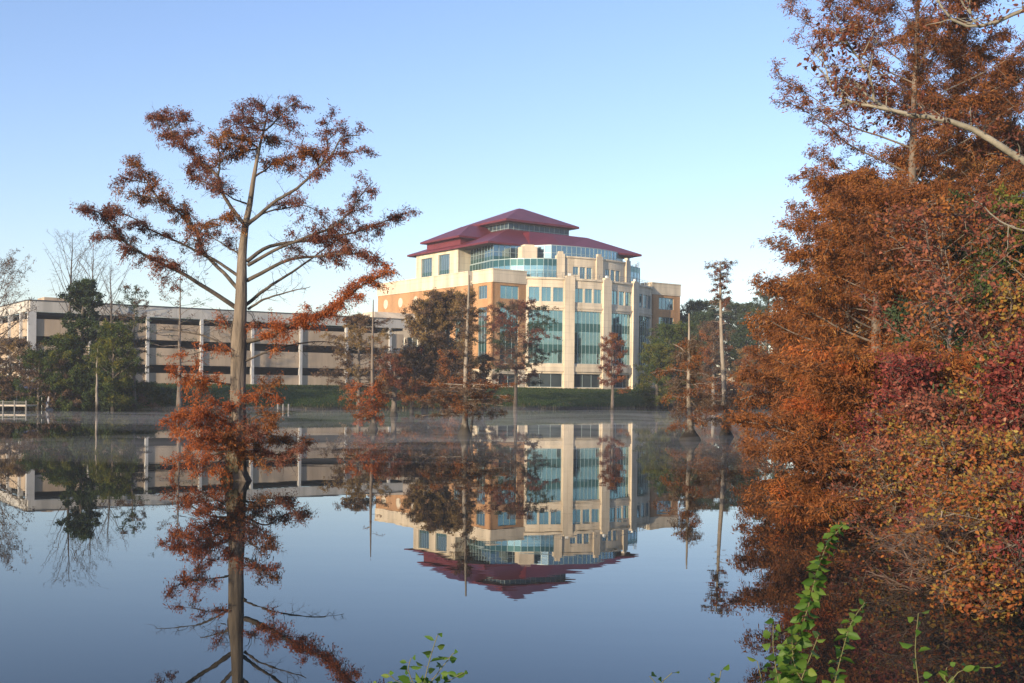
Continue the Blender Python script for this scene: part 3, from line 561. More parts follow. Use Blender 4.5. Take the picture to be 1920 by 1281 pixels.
# ------------------------------------------------------------------ vegetation helpers
def unit(a): return a / (np.linalg.norm(a, axis=-1, keepdims=True) + 1e-9)
class Tree:
    def __init__(s, name, label, cat, base, seed, bark='bark', group=None):
        s.rs = np.random.RandomState(seed); s.bark = bark
        s.root = thing(name, label, cat, tuple(float(x) for x in base), group)
        s.tr = TB(); s.br = TB(); s.tw = []; s.lv = {}
        s.rd = 0.8; s.lbark = None
    def trunk(s, pts, rad, k=10, n=24, flute=0, fh=1.5, wob=0.0):
        pts = np.asarray(pts, float); L = smooth_line(pts, n)
        if isinstance(rad[0], tuple): d, rad = zip(*rad)
        elif len(rad) == len(pts): d = np.r_[0, np.cumsum(np.linalg.norm(np.diff(pts, axis=0), axis=1))]; d = d / d[-1]
        else: d = np.linspace(0, 1, len(rad)) ** 1.0
        r = np.interp(np.linspace(0, 1, n), d, rad)
        if wob: L[1:-1] += s.rs.normal(0, wob, (n - 2, 3)) * [1, 1, 0]
        if flute:
            V, F = tube(L, r, k); V = V.reshape(n, k, 3); th = np.arange(k) * 2 * math.pi / k
            z = (L[:, 2] - L[0, 2])
            a = 0.34 * np.exp(-z / fh) + 0.03
            f = 1 + a[:, None] * (np.cos(flute * th)[None] + 0.5 * np.cos((flute - 3) * th + 1.3)[None]) * 0.7
            V = L[:, None] + (V - L[:, None]) * f[..., None]
            s.tr.V.append(V.reshape(-1, 3)); s.tr.F.append(F + s.tr.n); s.tr.n += n * k
        else: s.tr.tube(L, r, k)
        return L
    def limb(s, pts, r0, r1, n=16, k=6, wob=0.0):
        L = smooth_line(pts, n)
        if wob: L[1:] += np.cumsum(s.rs.normal(0, wob, (n - 1, 3)), axis=0) * 0.5
        s.br.tube(L, np.linspace(r0, r1, n), k); return L
    def leaves(s, c, mat, ln, w, dirs=None, rnd_dir=1.0, kind='needle'):
        rs = s.rs; N = len(c); 
        t = rs.normal(0, 1, (N, 3)) * rnd_dir
        if dirs is not None: t = t + dirs
        t = unit(t); b_ = unit(np.cross(t, rs.normal(0, 1, (N, 3)))); nn = np.cross(t, b_)
        l_ = ln * rs.uniform(0.6, 1.3, (N, 1)); w_ = w * rs.uniform(0.7, 1.3, (N, 1)); q = rs.uniform(0, 1, N)
        if kind == 'needle':
            V = np.stack([c - t * l_ / 2, c + b_ * w_ / 2, c + t * l_ / 2, c - b_ * w_ / 2], 1).reshape(-1, 3)
            F = np.arange(4 * N).reshape(N, 4)
        else:
            f = nn * w_ * 0.22
            V = np.stack([c - t * l_ / 2, c - t * l_ * .2 + b_ * w_ * .46 + f, c + t * l_ * .15 + b_ * w_ * .42 + f, c + t * l_ / 2 - f * .6,
                          c + t * l_ * .15 - b_ * w_ * .42 + f, c - t * l_ * .2 - b_ * w_ * .46 + f], 1).reshape(-1, 3)
            i0 = np.arange(N)[:, None] * 6
            F = np.concatenate([i0 + [0, 1, 2, 3], i0 + [0, 3, 4, 5]], 1).reshape(-1, 4); q = np.repeat(q, 2)
        d = s.lv.setdefault(mat, [[], [], [], 0]); d[0].append(V); d[1].append(F + d[3]); d[2].append(q); d[3] += len(V)
    def twigs(s, b_, d, L, r):
        d = unit(d); x = unit(np.cross(d, s.rs.normal(0, 1, d.shape))); y = np.cross(d, x); r = np.broadcast_to(np.asarray(r, float).reshape(-1, 1), (len(b_), 1))
        V = [b_ + x * r, b_ - x * r * .5 + y * r * .87, b_ - x * r * .5 - y * r * .87, b_ + d * L[:, None]]
        s.tw.append(np.stack(V, 1).reshape(-1, 3))
    def grow(s, line, f0=0.3, f1=1.0, nsec=8, lsec=1.2, ntw=8, ltw=0.4, nl=8, ln=0.1, w=0.04, mat='leaf_rust', droop=0.15, flat=0.5, up=0.15, fwd=0.6,
             rsec=0.018, kind='needle', lj=0.05, twr=0.006, hang=0.3, taper=0.5, leafy=1.0):
        rs = s.rs; n = len(line); T = unit(np.gradient(line, axis=0))
        for q in range(nsec):
            t = f0 + (f1 - f0) * (q + rs.uniform(0, 1)) / nsec; x = t * (n - 1); i = min(int(x), n - 2); a = x - i
            base = line[i] * (1 - a) + line[i + 1] * a
            d = rs.normal(0, 1, 3) * [1, 1, flat]; d = d / np.linalg.norm(d); d = unit(d + T[i] * fwd + np.array([0, 0, up]))
            L = lsec * rs.uniform(0.45, 1.1) * (1 - taper * (t - f0) / max(f1 - f0, 1e-3))
            u = np.linspace(0, 1, 6)[:, None]
            pts = base + d * L * u + np.array([0, 0, -1.0]) * droop * L * u ** 2 + np.cumsum(rs.normal(0, 0.03 * L, (6, 3)), 0) * (u > 0)
            s.br.tube(pts, np.linspace(rsec, rsec * .35, 6), 4)
            if ntw == 0: continue
            uu = rs.uniform(0.1, 1.0, ntw) * 5; ii = np.minimum(uu.astype(int), 4); aa = (uu - ii)[:, None]
            b_ = pts[ii] * (1 - aa) + pts[ii + 1] * aa
            td = unit(rs.normal(0, 1, (ntw, 3)) * [1, 1, max(flat, .35)] * 0.9 + d * 0.6 + [0, 0, up * .5]); tl = ltw * rs.uniform(0.5, 1.2, ntw)
            s.twigs(b_, td, tl, twr)
            m_ = int(nl)
            if m_ and rs.uniform() < leafy:
                v = rs.uniform(0.1, 1.1, (ntw, m_, 1)); c = b_[:, None] + td[:, None] * tl[:, None, None] * v + rs.normal(0, lj, (ntw, m_, 3)) + np.array([0, 0, -1]) * (v * lj * hang * 2)
                dd = np.repeat(td, m_, axis=0) * .7 + [0, 0, -hang]
                s.leaves(c.reshape(-1, 3), mat, ln, w, dd, s.rd, kind)
    def finish(s, names=None):
        s.tr.build('trunk', M[s.bark], s.root); s.br.build('branches', M[s.lbark or s.bark], s.root)
        if s.tw:
            V = np.concatenate(s.tw); i0 = np.arange(len(V) // 4)[:, None] * 4
            F = np.concatenate([i0 + [0, 1, 3], i0 + [1, 2, 3], i0 + [2, 0, 3]], 1).reshape(-1, 3)
            np_mesh('twigs', V, F, M['twig'], s.root)
        for mat, d in s.lv.items():
            np_mesh((names or {}).get(mat, 'crown'), np.concatenate(d[0]), np.concatenate(d[1]), M[mat], s.root, attr=np.concatenate(d[2]))
        return s.root
def auto_tree(name, label, cat, base, H, r, prof, nl_, mats, seed, h0=0.3, el=(10, 45), bark='bark', group=None, lean=(0, 0), dens=1.0, leaf=0.2, droop=0.1,
              flare=1.6, nsec=7, ntw=7, nleaf=8, flat=0.5, wob=0.06, kind='needle', aspect=0.4, top=True, curve=0.15, leafy=1.0, lsec=0.38, names=None, f0=0.3, rl=0.32, forks=0, hang=0.3, az=None, rd=0.8):
    """trunk with limbs leaving it at golden-angle bearings; prof = [(relative height, crown radius)]"""
    T = Tree(name, label, cat, base, seed, bark, group); rs = T.rs; T.rd = rd
    b_ = np.array(base, float); t_ = b_ + [lean[0], lean[1], H]
    mid = (b_ + t_) / 2 + rs.normal(0, 0.012 * H, 3) * [1, 1, 0]
    ln_ = T.trunk([b_ - [0, 0, .5], b_ + (mid - b_) * .12, mid, t_], [(0, r * flare), (.07, r * (1 + (flare - 1) * .4)), (.16, r), (.35, r * .85), (.6, r * .58), (.8, r * .32), (1, r * .08)], k=9, n=30, wob=wob * .3)
    hs = [p[0] for p in prof]; rr = [p[1] for p in prof]; sc = leaf / 0.2
    for q in range(nl_):
        h = h0 + (0.985 - h0) * ((q + rs.uniform(0, 1)) / nl_) ** 0.95
        i = h * 29; k = min(int(i), 28); p0 = ln_[k] * (1 - (i - k)) + ln_[k + 1] * (i - k)
        a = q * 2.39996 + rs.uniform(-.5, .5)
        if az is not None: a = az[0] + rs.uniform(-1, 1) * az[1]
        Lr = np.interp(h, hs, rr) * rs.uniform(0.65, 1.12)
        e = R(el[0] + (el[1] - el[0]) * (h - h0) / (1 - h0) + rs.uniform(-10, 10))
        dv = np.array([math.cos(a), math.sin(a), 0])
        u = np.linspace(0, 1, 5)[:, None]
        up_ = min(math.tan(e) * Lr, (b_[2] + H - p0[2]) * .95)
        pts = p0 + dv * Lr * u + np.array([0, 0, 1]) * (up_ * u + (curve * rs.uniform(-.6, 1.4)) * Lr * u * (u - .4)) + rs.normal(0, wob * Lr, (5, 3)) * u * .6
        rl_ = max(r * rl * (Lr / max(rr)) * (1.15 - h), 0.012)
        L = T.limb(pts, rl_, rl_ * .25, n=10, k=5)
        mt = mats[int(rs.uniform() ** 1.3 * len(mats))] if len(mats) > 1 else mats[0]
        T.grow(L, f0, 1.0, int(nsec * dens * (0.5 + 0.7 * Lr / max(rr))) + 1, max(Lr * lsec, .35), ntw, 0.42 * max(1, sc * .9), nleaf, leaf, leaf * aspect, mt, droop, flat, 0.15, rsec=max(.014, rl_ * .35), lj=leaf * .45, twr=0.005 * max(1, sc), kind=kind, leafy=leafy, hang=hang)
    if top: T.grow(ln_[19:], 0.2, 1.0, int(6 * dens) + 2, max(min(rr) * .6, .5), ntw, .35, nleaf, leaf, leaf * aspect, mats[0], droop, flat, .4, lj=leaf * .45, kind=kind, leafy=leafy)
    T.finish(names); return T.root

# ------------------------------------------------------------------ the big cypress standing in the lake
D0 = 35.6
def zc(X, Y): return (140 + X / 2.785, 160 + Y / 2.785)
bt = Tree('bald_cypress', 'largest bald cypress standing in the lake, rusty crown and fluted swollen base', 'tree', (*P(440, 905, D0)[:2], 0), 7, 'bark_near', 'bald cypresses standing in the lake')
tp = [(441, 925), (441, 905), (441, 896), (442, 884), (443, 866), (445, 820), (446, 780), (446, 730), (447, 690), (448, 640), (450, 600), (452, 560), (453, 520), (454, 483), (458, 440), (461, 418), (467, 390), (476, 332), (486, 279), (495, 243), (503, 207)]
tpw = [32, 28, 23.5, 20, 17.5, 16, 14.5, 14, 14.5, 14.5, 12, 11, 9.8, 8.4, 6.8, 6.2, 5.4, 4, 2.8, 1.8, .8]
k_ = D0 / FPX
pts = [P(x, y, D0 + 0.15 * math.sin(i_)) for i_, (x, y) in enumerate(tp)]
trunk_line = bt.trunk(pts, [q * k_ for q in tpw], k=40, n=110, flute=9, fh=.9)
# radius is interpolated on index; lengths between traced points are similar enough low down
Z_ = lambda *a: [zc(*p) for p in a]
limbs = [  # (points in photograph pixels, start width px, depth drift, foliage start, density, material)
 (Z_((840,1160),(700,1070),(540,975),(380,895),(250,810),(190,730),(130,670),(50,650)), 6.5, -.35, .33, 1.3, 'leaf_rust'),
 (Z_((250,810),(200,800),(110,800)), 2, .1, .2, .5, 'leaf_rust'),
 (Z_((850,1060),(780,980),(720,920),(660,850),(640,780),(600,720),(520,650),(430,590),(380,510),(330,440),(290,400)), 5.5, .4, .3, 1.5, 'leaf_copper'),
 (Z_((430,590),(380,580),(300,560)), 2, -.1, .2, .6, 'leaf_copper'),
 (Z_((380,510),(310,500),(240,510)), 1.6, .1, .1, .6, 'leaf_rust'),
 (Z_((860,1000),(740,920),(600,850),(470,790),(380,750),(300,690),(200,650)), 4.5, -.15, .5, .8, 'leaf_rust'),
 (Z_((640,790),(680,730),(760,700),(860,700)), 2.5, -.4, .1, 1.0, 'leaf_copper'),
 (Z_((880,720),(820,640),(770,560),(750,480),(680,420),(600,340),(540,290),(500,230),(450,160),(390,190)), 5.5, .25, .35, 1.6, 'leaf_rust'),
 (Z_((500,230),(550,190),(620,190)), 1.8, .1, .1, .6, 'leaf_rust'),
 (Z_((540,290),(600,270),(640,260)), 1.8, -.3, .1, .5, 'leaf_rust'),
 (Z_((750,480),(760,400),(740,300),(730,270)), 3, -.3, .2, 1.0, 'leaf_copper'),
 (Z_((770,560),(700,520),(610,470),(580,440)), 2.5, .5, .2, .9, 'leaf_rust'),
 (Z_((900,730),(960,680),(1060,600),(1160,540),(1280,430),(1350,360),(1400,280),(1480,270)), 5.5, -.3, .45, .9, 'leaf_rust'),
 (Z_((1280,430),(1320,330),(1310,240),(1335,170)), 2.5, .2, .1, .8, 'leaf_rust'),
 (Z_((1350,360),(1430,350),(1520,340)), 2, .2, .1, .6, 'leaf_rust'),
 (Z_((1280,430),(1240,370),(1150,350)), 2.5, -.4, .1, 1.2, 'leaf_copper'),
 (Z_((900,920),(1000,850),(1130,820),(1300,800),(1450,770),(1600,720),(1740,670)), 5.5, .35, .35, 1.1, 'leaf_rust'),
 (Z_((905,940),(1050,860),(1200,800),(1350,740),(1440,660),(1490,580),(1550,510)), 5, -.2, .35, 1.1, 'leaf_rust'),
 (Z_((900,1020),(1000,970),(1130,910),(1280,895),(1450,880),(1600,900)), 5.5, -.35, .5, 1.3, 'leaf_rust'),
 (Z_((890,1150),(980,1080),(1080,1010),(1200,930),(1320,840),(1400,790)), 5, .3, .75, .3, 'leaf_rust'),
 (Z_((905,1170),(1000,1110),(1110,1070),(1235,1035)), 3.6, -.2, 2, 0, 'leaf_rust'),
 (Z_((720,920),(660,880),(600,840),(590,800)), 2, -.4, .2, .4, 'leaf_rust'),
 (Z_((935,480),(1000,440),(1060,400),(1120,430)), 3, .5, .2, 1.2, 'leaf_copper'),
 (Z_((965,330),(900,290),(840,280),(780,290)), 3, -.5, .1, 1.3, 'leaf_copper'),
 (Z_((965,330),(900,350),(850,370)), 3, .5, .1, 1.0, 'leaf_copper'),
 (Z_((985,270),(1040,290),(1100,290)), 2.5, .3, .1, .8, 'leaf_rust'),
 (Z_((990,240),(1060,170),(1120,110),(1180,80)), 2.6, .2, .1, 1.0, 'leaf_rust'),
 (Z_((1000,200),(930,190),(880,140),(880,115)), 2.2, .2, .1, .8, 'leaf_rust'),
 (Z_((990,240),(900,220),(810,195)), 2.4, -.3, .1, .9, 'leaf_rust'),
 (Z_((1005,160),(1000,120),(960,90)), 1.6, -.2, .1, .6, 'leaf_rust'),
 (Z_((1040,200),(1100,210),(1130,240)), 1.6, -.2, .1, .5, 'leaf_rust'),
 (Z_((900,620),(830,590),(760,540),(690,500)), 2.6, -.6, .35, .7, 'leaf_rust'),
 (Z_((900,720),(1010,660),(1100,640),(1200,620),(1290,660)), 3, .5, .4, .9, 'leaf_rust'),
 (Z_((885,880),(820,860),(760,820),(700,780)), 2.6, .5, .4, .6, 'leaf_rust'),
 (Z_((870,980),(850,880),(840,800)), 2.6, .1, 2, 0, 'leaf_rust'),
 (Z_((1130,910),(1180,870),(1140,850)), 1.6, .1, .2, .3, 'leaf_rust'),
 ([(464,640),(500,630),(560,600),(620,578),(680,532),(720,514)], 6.5, -.4, .1, 2.3, 'leaf_orange'),
 ([(500,630),(480,610),(470,590)], 2, .3, .1, .4, 'leaf_orange'),
 ([(461,677),(500,660),(560,645),(620,642),(648,648)], 3, .2, 2, 0, 'leaf_rust'),
 ([(437,660),(400,635),(350,622),(300,617)], 3.2, .1, 2, 0, 'leaf_rust'),
 ([(440,622),(415,608),(385,599)], 3, .3, 2, 0, 'leaf_rust'),
 ([(446,693),(438,660),(434,620),(441,590),(450,574)], 2.6, -.0, 2, 0, 'leaf_rust'),
 ([(438,660),(410,655),(375,660),(345,665)], 2.2, -.3, .1, .7, 'leaf_orange'),
 ([(440,640),(420,600),(410,575)], 2.2, .3, .1, .4, 'leaf_orange'),
 ([(436,722),(400,716),(350,712),(322,698)], 3, -.25, .2, 1.3, 'leaf_orange'),
 ([(438,790),(400,770),(380,740),(370,725)], 3, .35, .2, .8, 'leaf_orange'),
 ([(438,800),(390,775),(350,780),(312,785)], 3.4, -.45, .15, 1.5, 'leaf_orange'),
 ([(438,830),(390,830),(350,850),(325,868)], 3.4, .35, .15, 1.4, 'leaf_orange'),
 ([(438,845),(410,850),(380,865),(345,862)], 2.6, -.6, .1, 1.1, 'leaf_orange'),
 ([(455,742),(490,735),(525,712)], 2.6, .2, .2, .9, 'leaf_copper'),
 ([(455,835),(500,815),(540,832),(582,828)], 3, .4, .15, 1.0, 'leaf_copper'),
 ([(455,862),(500,860),(540,862),(575,835)], 3, -.3, .1, .8, 'leaf_rust'),
 ([(452,800),(480,780),(520,775)], 2.6, -.4, .1, .9, 'leaf_copper'),
 ([(445,820),(440,800),(430,775)], 2.6, -.8, .05, 1.0, 'leaf_orange'),
 ([(450,840),(470,850),(490,880)], 2, -.8, .05, .7, 'leaf_copper'),
 ([(438,815),(400,800),(360,800),(335,815)], 2.6, -.8, .1, 1.3, 'leaf_orange'),
 ([(438,835),(410,830),(385,822),(360,830)], 2.4, -1.4, .05, 1.4, 'leaf_orange'),
 ([(440,780),(425,765),(405,755),(385,765)], 2.2, -1.0, .1, 1.1, 'leaf_orange'),
 ([(440,850),(420,858),(400,872),(380,885)], 2.2, -.9, .1, 1.0, 'leaf_orange'),
 ([(448,850),(440,835),(425,820)], 2.2, -1.6, .05, 1.3, 'leaf_copper'),
 ([(452,825),(480,820),(505,800),(530,790)], 2.4, -.7, .1, 1.1, 'leaf_copper'),
 ([(452,850),(480,845),(510,850),(545,845)], 2.4, .8, .1, 1.1, 'leaf_copper'),
 ([(452,760),(475,752),(500,735),(515,740)], 2.2, -.8, .1, .9, 'leaf_orange'),
 ([(455,790),(475,800),(495,815)], 2.2, -1.3, .05, 1.1, 'leaf_rust'),
]
for pl, w, dz, f0, dn, mt in limbs:
    pl = np.array(pl, float); d = np.r_[0, np.cumsum(np.hypot(*np.diff(pl, axis=0).T))] * k_
    p3 = [P(x, y, D0 + dz * q) for (x, y), q in zip(pl, d)]
    low = mt == 'leaf_orange' and False
    L = bt.limb(p3, w * .72 * k_, max(w * k_ * .16, .010), n=26, k=7, wob=0.012)
    ln_ = d[-1] * (1 - min(f0, 1))
    if dn:
        if mt == 'leaf_orange' or pl[0][1] > 735: dn *= .8
        bt.rd = .6; bt.grow(L, f0, 1.0, int(6.5 * dn * max(ln_, 1.2)), 0.72, 13, 0.30, 14, 0.11, 0.024, mt, 0.15, 0.6, 0.12, lj=0.05, rsec=.010, twr=.005, hang=.6, taper=.35)
    bt.grow(L, .15, 1, int(4 * d[-1]) + 2, 0.7, 6, 0.35, 0, rsec=.009, flat=.9, twr=.004)
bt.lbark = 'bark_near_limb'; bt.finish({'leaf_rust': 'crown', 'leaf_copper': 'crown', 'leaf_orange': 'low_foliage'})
# hollow buttress beside it
hb = MB(); n_ = 14
for k in range(5):
    zz = -.4 + k * .3; rr_ = (0.36, .33, .27, .19, .08)[k]
    hb.v += [(XW(463, D0) + k * -.07 + rr_ * .8 * math.cos(t * 2 * math.pi / n_) * (1 + .3 * math.cos(2.1 * t + k)), D0 - .15 + rr_ * math.sin(t * 2 * math.pi / n_) * (1 + .3 * math.sin(1.7 * t)), zz * .78 + (.16 * math.sin(2.3 * t + k) if k > 1 else 0)) for t in range(n_)]
for k in range(4):
    for t in range(n_): hb.f.append((k * n_ + t, k * n_ + (t + 1) % n_, (k + 1) * n_ + (t + 1) % n_, (k + 1) * n_ + t))
hb.f.append(tuple(4 * n_ + t for t in range(n_)))
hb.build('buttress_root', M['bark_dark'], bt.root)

# ------------------------------------------------------------------ other cypresses standing in the lake
GRP = 'bald cypresses standing in the lake'
def lake_tree(px, D, **k): return (XW(px, D), D, 0.0)
def tr(px, D, ytop, *a, **k):
    z = gz(XW(px, D, 1), D); b_ = (XW(px, D, max(z, 0)), D, max(z, 0) - 0.02)
    H = P(px, ytop, D)[2] - b_[2]
    return b_, H
b_, H = tr(872, 71, 516); pxm = 71 / FPX
T = Tree('bald_cypress', 'tall thin bare-topped lake cypress before the tower with low brown boughs', 'tree', b_, 21, 'bark_pale', GRP)
T.trunk([P(871, 822, 71), P(872, 800, 71), P(873, 700, 71), P(877, 600, 71), P(880, 516, 71)], [(0, .46), (.035, .36), (.06, .25), (.1, .19), (.3, .15), (.6, .11), (1, .05)], 9, 40, flute=5, fh=.7)
for q in range(24):
    a = q * 2.4; p0 = P(872, 722 + (q % 9) * 7, 71); L = T.limb([p0, p0 + [math.cos(a) * 1.0, math.sin(a), .05], p0 + [math.cos(a) * 2.9, math.sin(a) * 2.4, .1 * math.sin(q)]], .035, .01, n=8, k=5)
    T.grow(L, .1, 1, 9, .75, 9, .3, 8, .14, .035, 'leaf_brown' if q % 3 else 'leaf_copper', .2, .4, .05, lj=.06)
for q in range(24):
    a = q * 2.4 + 1; p0 = P(875, 560 + q * 6.5, 71); l_ = T.rs.uniform(.3, .9); L = T.limb([p0, p0 + [math.cos(a) * l_, math.sin(a) * l_, .2]], .02, .006, n=4, k=4); T.grow(L, .1, 1, 4, .4, 6, .25, 6, .13, .035, 'leaf_brown', lj=.07)
T.limb([P(881, 822, 71), P(884, 800, 71), P(888, 770, 71)], .1, .05, n=5)
T.finish()
b_, H = tr(697, 80, 562)
T = Tree('bald_cypress', 'slim lake cypress with bare grey spike top and orange foliage only near the water', 'tree', b_, 22, 'bark', GRP)
T.trunk([P(700, 812, 80), P(700, 790, 80), P(698, 700, 80), P(700, 562, 80)], [(0, .44), (.04, .32), (.07, .2), (.13, .15), (.4, .12), (.7, .08), (1, .03)], 9, 40, flute=5, fh=.7)
for q in range(15):
    a = q * 2.4 + .5; y = 720 + (q / 15) * 75; p0 = P(699, y, 80); l_ = 2.1 * math.sin(math.pi * (.25 + .65 * q / 15)) * T.rs.uniform(.6, 1.1); L = T.limb([p0, p0 + [math.cos(a) * l_ * .5 - .3, math.sin(a) * l_ * .5, .1], p0 + [math.cos(a) * l_ - .6, math.sin(a) * l_, -.1]], .03, .01, n=8, k=5)
    T.grow(L, .1, 1, 8, .7, 8, .3, 7, .14, .055, 'leaf_orange' if q % 3 else 'leaf_copper', .2, .6, .05, lj=.07)
for q in range(9):
    a = q * 2.4; p0 = P(699, 610 + q * 12, 80); l_ = T.rs.uniform(.4, 1.1); L = T.limb([p0, p0 + [math.cos(a) * l_, math.sin(a) * l_, .15]], .02, .006, n=4, k=4); T.grow(L, .3, 1, 2, .4, 4, .2, 3, .12, .04, 'leaf_copper', lj=.05)
T.finish()
b_, H = tr(1293, 68, 588)
T = Tree('bald_cypress', 'pale straight snag in the lake right of the tower with wispy low orange boughs', 'tree', b_, 23, 'bark_pale', GRP)
T.trunk([P(1294, 832, 68), P(1294, 806, 68), P(1291, 740, 68), P(1292, 660, 68), P(1292, 588, 68)], [(0, .62), (.06, .5), (.085, .33), (.12, .2), (.2, .14), (.5, .11), (1, .045)], 10, 40, flute=6, fh=.6)
L = T.limb([P(1291, 672, 68), P(1280, 655, 68), P(1262, 645, 68)], .05, .02, n=6)
for q in range(26):
    a = q * 2.4; y = 640 + q / 26 * 165; p0 = P(1292, y, 68); l_ = (.7 if q < 9 else 2.1) * T.rs.uniform(.5, 1.1); L = T.limb([p0, p0 + [math.cos(a) * l_ * .5, math.sin(a) * l_ * .5, .12], p0 + [math.cos(a) * l_, math.sin(a) * l_, -.05]], .022, .008, n=8, k=4)
    T.grow(L, .1, 1, 9, .7, 9, .3, 8, .14, .03, 'leaf_copper' if q % 2 else 'leaf_brown', .3, .5, .0, lj=.08, leafy=.9)
T.finish()
b_, H = tr(1357, 73, 488)
T = Tree('bald_cypress', 'very tall slender leaning lake cypress with a small tufted top', 'tree', b_, 24, 'bark_pale', GRP)
T.trunk([P(1362, 828, 73), P(1360, 800, 73), P(1358, 730, 73), P(1353, 640, 73), P(1351, 560, 73), P(1350, 490, 73)], [(0, .5), (.035, .42), (.055, .28), (.1, .2), (.25, .16), (.6, .12), (1, .04)], 10, 44, flute=6, fh=.6)
tl = smooth_line([P(1353, 640, 73), P(1351, 560, 73), P(1350, 490, 73)], 12)
for q in range(34):
    a = q * 2.4; y = 495 + (q / 34) ** 1.3 * 130; p0 = P(1351, y, 73); l_ = (1.05 if y < 512 else .75) * T.rs.uniform(.45, 1.1); L = T.limb([p0, p0 + [math.cos(a) * l_ * .5, math.sin(a) * l_ * .5, .1], p0 + [math.cos(a) * l_, math.sin(a) * l_, .1]], .022, .008, n=6, k=4)
    if y < 575: T.grow(L, .3, 1, 4, .35, 6, .2, 6, .12, .045, 'leaf_rust' if q % 2 else 'leaf_brown', .1, .35, .05, lj=.06)
for q in range(16):
    a = 2.4 * q; y = 735 + q * 4; p0 = P(1359, y, 73); l_ = 1.7; L = T.limb([p0, p0 + [math.cos(a) * l_, math.sin(a) * l_, -.1]], .02, .006, n=5, k=4); T.grow(L, .1, 1, 8, .7, 8, .3, 7, .14, .03, 'leaf_copper' if q % 2 else 'leaf_brown', lj=.08)
T.finish()
b_, H = tr(1465, 66, 640)
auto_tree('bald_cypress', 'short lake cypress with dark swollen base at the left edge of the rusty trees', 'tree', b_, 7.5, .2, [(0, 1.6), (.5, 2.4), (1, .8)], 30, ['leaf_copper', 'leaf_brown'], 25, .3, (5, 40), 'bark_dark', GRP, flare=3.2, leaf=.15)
b_, H = tr(735, 121, 590)
auto_tree('bald_cypress', 'broad brown cypress just behind the spike-topped one left of the tower', 'tree', (XW(672, 134), 134, 0), P(672, 594, 134)[2], .25, [(0, 3.4), (.3, 4.6), (.6, 4.4), (.85, 3.2), (1, 1)], 46, ['leaf_brown', 'leaf_olive', 'leaf_brown'], 26, .22, (2, 30), 'bark', GRP, leaf=.22, dens=1.1)
auto_tree('bald_cypress', 'low reddish brown cypress with forked grey base at the waterline left of the tower', 'tree', (XW(738, 118), 118, 0), 6.2, .3, [(0, 1.8), (.5, 3.0), (1, .8)], 34, ['leaf_brown', 'leaf_copper', 'leaf_rust'], 27, .3, (5, 40), 'bark', GRP, flare=2.4, leaf=.2, dens=.9)
b_, H = tr(1148, 158, 628)
auto_tree('bald_cypress', 'small thin cypress with sparse red boughs before the right half of the tower', 'tree', b_, H, .22, [(0, 2.6), (.35, 3.0), (.45, 1.8), (.8, 2.0), (1, .7)], 34, ['leaf_rust', 'leaf_copper'], 28, .34, (-4, 25), 'bark', GRP, flare=2.0, leaf=.22, dens=.7)
auto_tree('bald_cypress', 'bare thin flat-branched cypress at the far shore in front of the garage', 'tree', (XW(336, 131), 131, 0), P(340, 520, 131)[2], .26, [(0, 3.5), (.3, 4.2), (.75, 4.6), (.9, 3.6), (1, 1.2)], 24, ['leaf_pine', 'leaf_brown'], 29, .38, (2, 22), 'bark', GRP, flare=2.2, leaf=.2, dens=.55, ntw=5, nleaf=4, leafy=.6, flat=.25)
auto_tree('bald_cypress', 'slender pale bare trunk standing in the water before the dark evergreen on the left', 'tree', (XW(182, 124), 124, 0), P(184, 642, 124)[2], .15, [(0, 1.0), (1, .6)], 12, ['leaf_yellowgreen'], 30, .5, (5, 40), 'bark_pale', GRP, flare=1.3, leaf=.18, dens=.6, leafy=.6)

# ------------------------------------------------------------------ far bank trees
GB = 'trees along the far bank'
def bank(px, D, ytop, name, label, r, prof, nl_, mats, seed, **k):
    b_, H = tr(px, D, ytop); return auto_tree(name, label, 'tree', b_, H, r, prof, nl_, mats, seed, group=GB, **k)
bank(838, 146, 552, 'bald_cypress', 'large dense olive-brown cypress covering the left side of the tower', .45, [(0, 3.0), (.25, 4.4), (.5, 4.6), (.8, 3.7), (.93, 2.4), (1, .8)], 80, ['leaf_olive', 'leaf_brown', 'leaf_olive'], 41, h0=.14, el=(5, 55), leaf=.26, dens=1.25, ntw=9, nsec=8)
bank(796, 143, 566, 'bald_cypress', 'olive-brown cypress with twin stems touching the large dense one on its left', .35, [(0, 2.4), (.25, 3.2), (.6, 3.0), (.9, 1.8), (1, .6)], 56, ['leaf_olive', 'leaf_brown'], 42, h0=.14, el=(5, 55), leaf=.26, dens=1.1)
bank(772, 140, 655, 'bald_cypress', 'low dusky red-brown bush-like cypress at the foot of the olive one', .25, [(0, 2.4), (.4, 3.0), (1, 1.0)], 40, ['leaf_brown', 'leaf_rust'], 43, h0=.15, el=(5, 50), leaf=.24)
bank(845, 139, 660, 'bald_cypress', 'low brown spreading cypress on the bank under the tower left corner', .25, [(0, 2.6), (.4, 3.4), (1, 1.0)], 44, ['leaf_brown', 'leaf_copper'], 44, h0=.12, el=(0, 40), leaf=.24, dens=.9)
bank(905, 152, 668, 'bald_cypress', 'small brown sparse cypress on the bank before the tower corner column', .2, [(0, 2.0), (.4, 2.6), (1, .8)], 30, ['leaf_brown', 'leaf_copper'], 45, h0=.2, el=(0, 40), leaf=.22, dens=.7)
bank(966, 166, 572, 'bald_cypress', 'red-brown spreading cypress on the lawn in front of the tower glass', .26, [(0, 3.4), (.3, 5.4), (.6, 5.8), (.82, 5.2), (1, 3.4)], 62, ['leaf_rust', 'leaf_brown', 'leaf_pine'], 46, h0=.3, el=(0, 28), leaf=.25, dens=.95, flat=.4, bark='bark_dark')
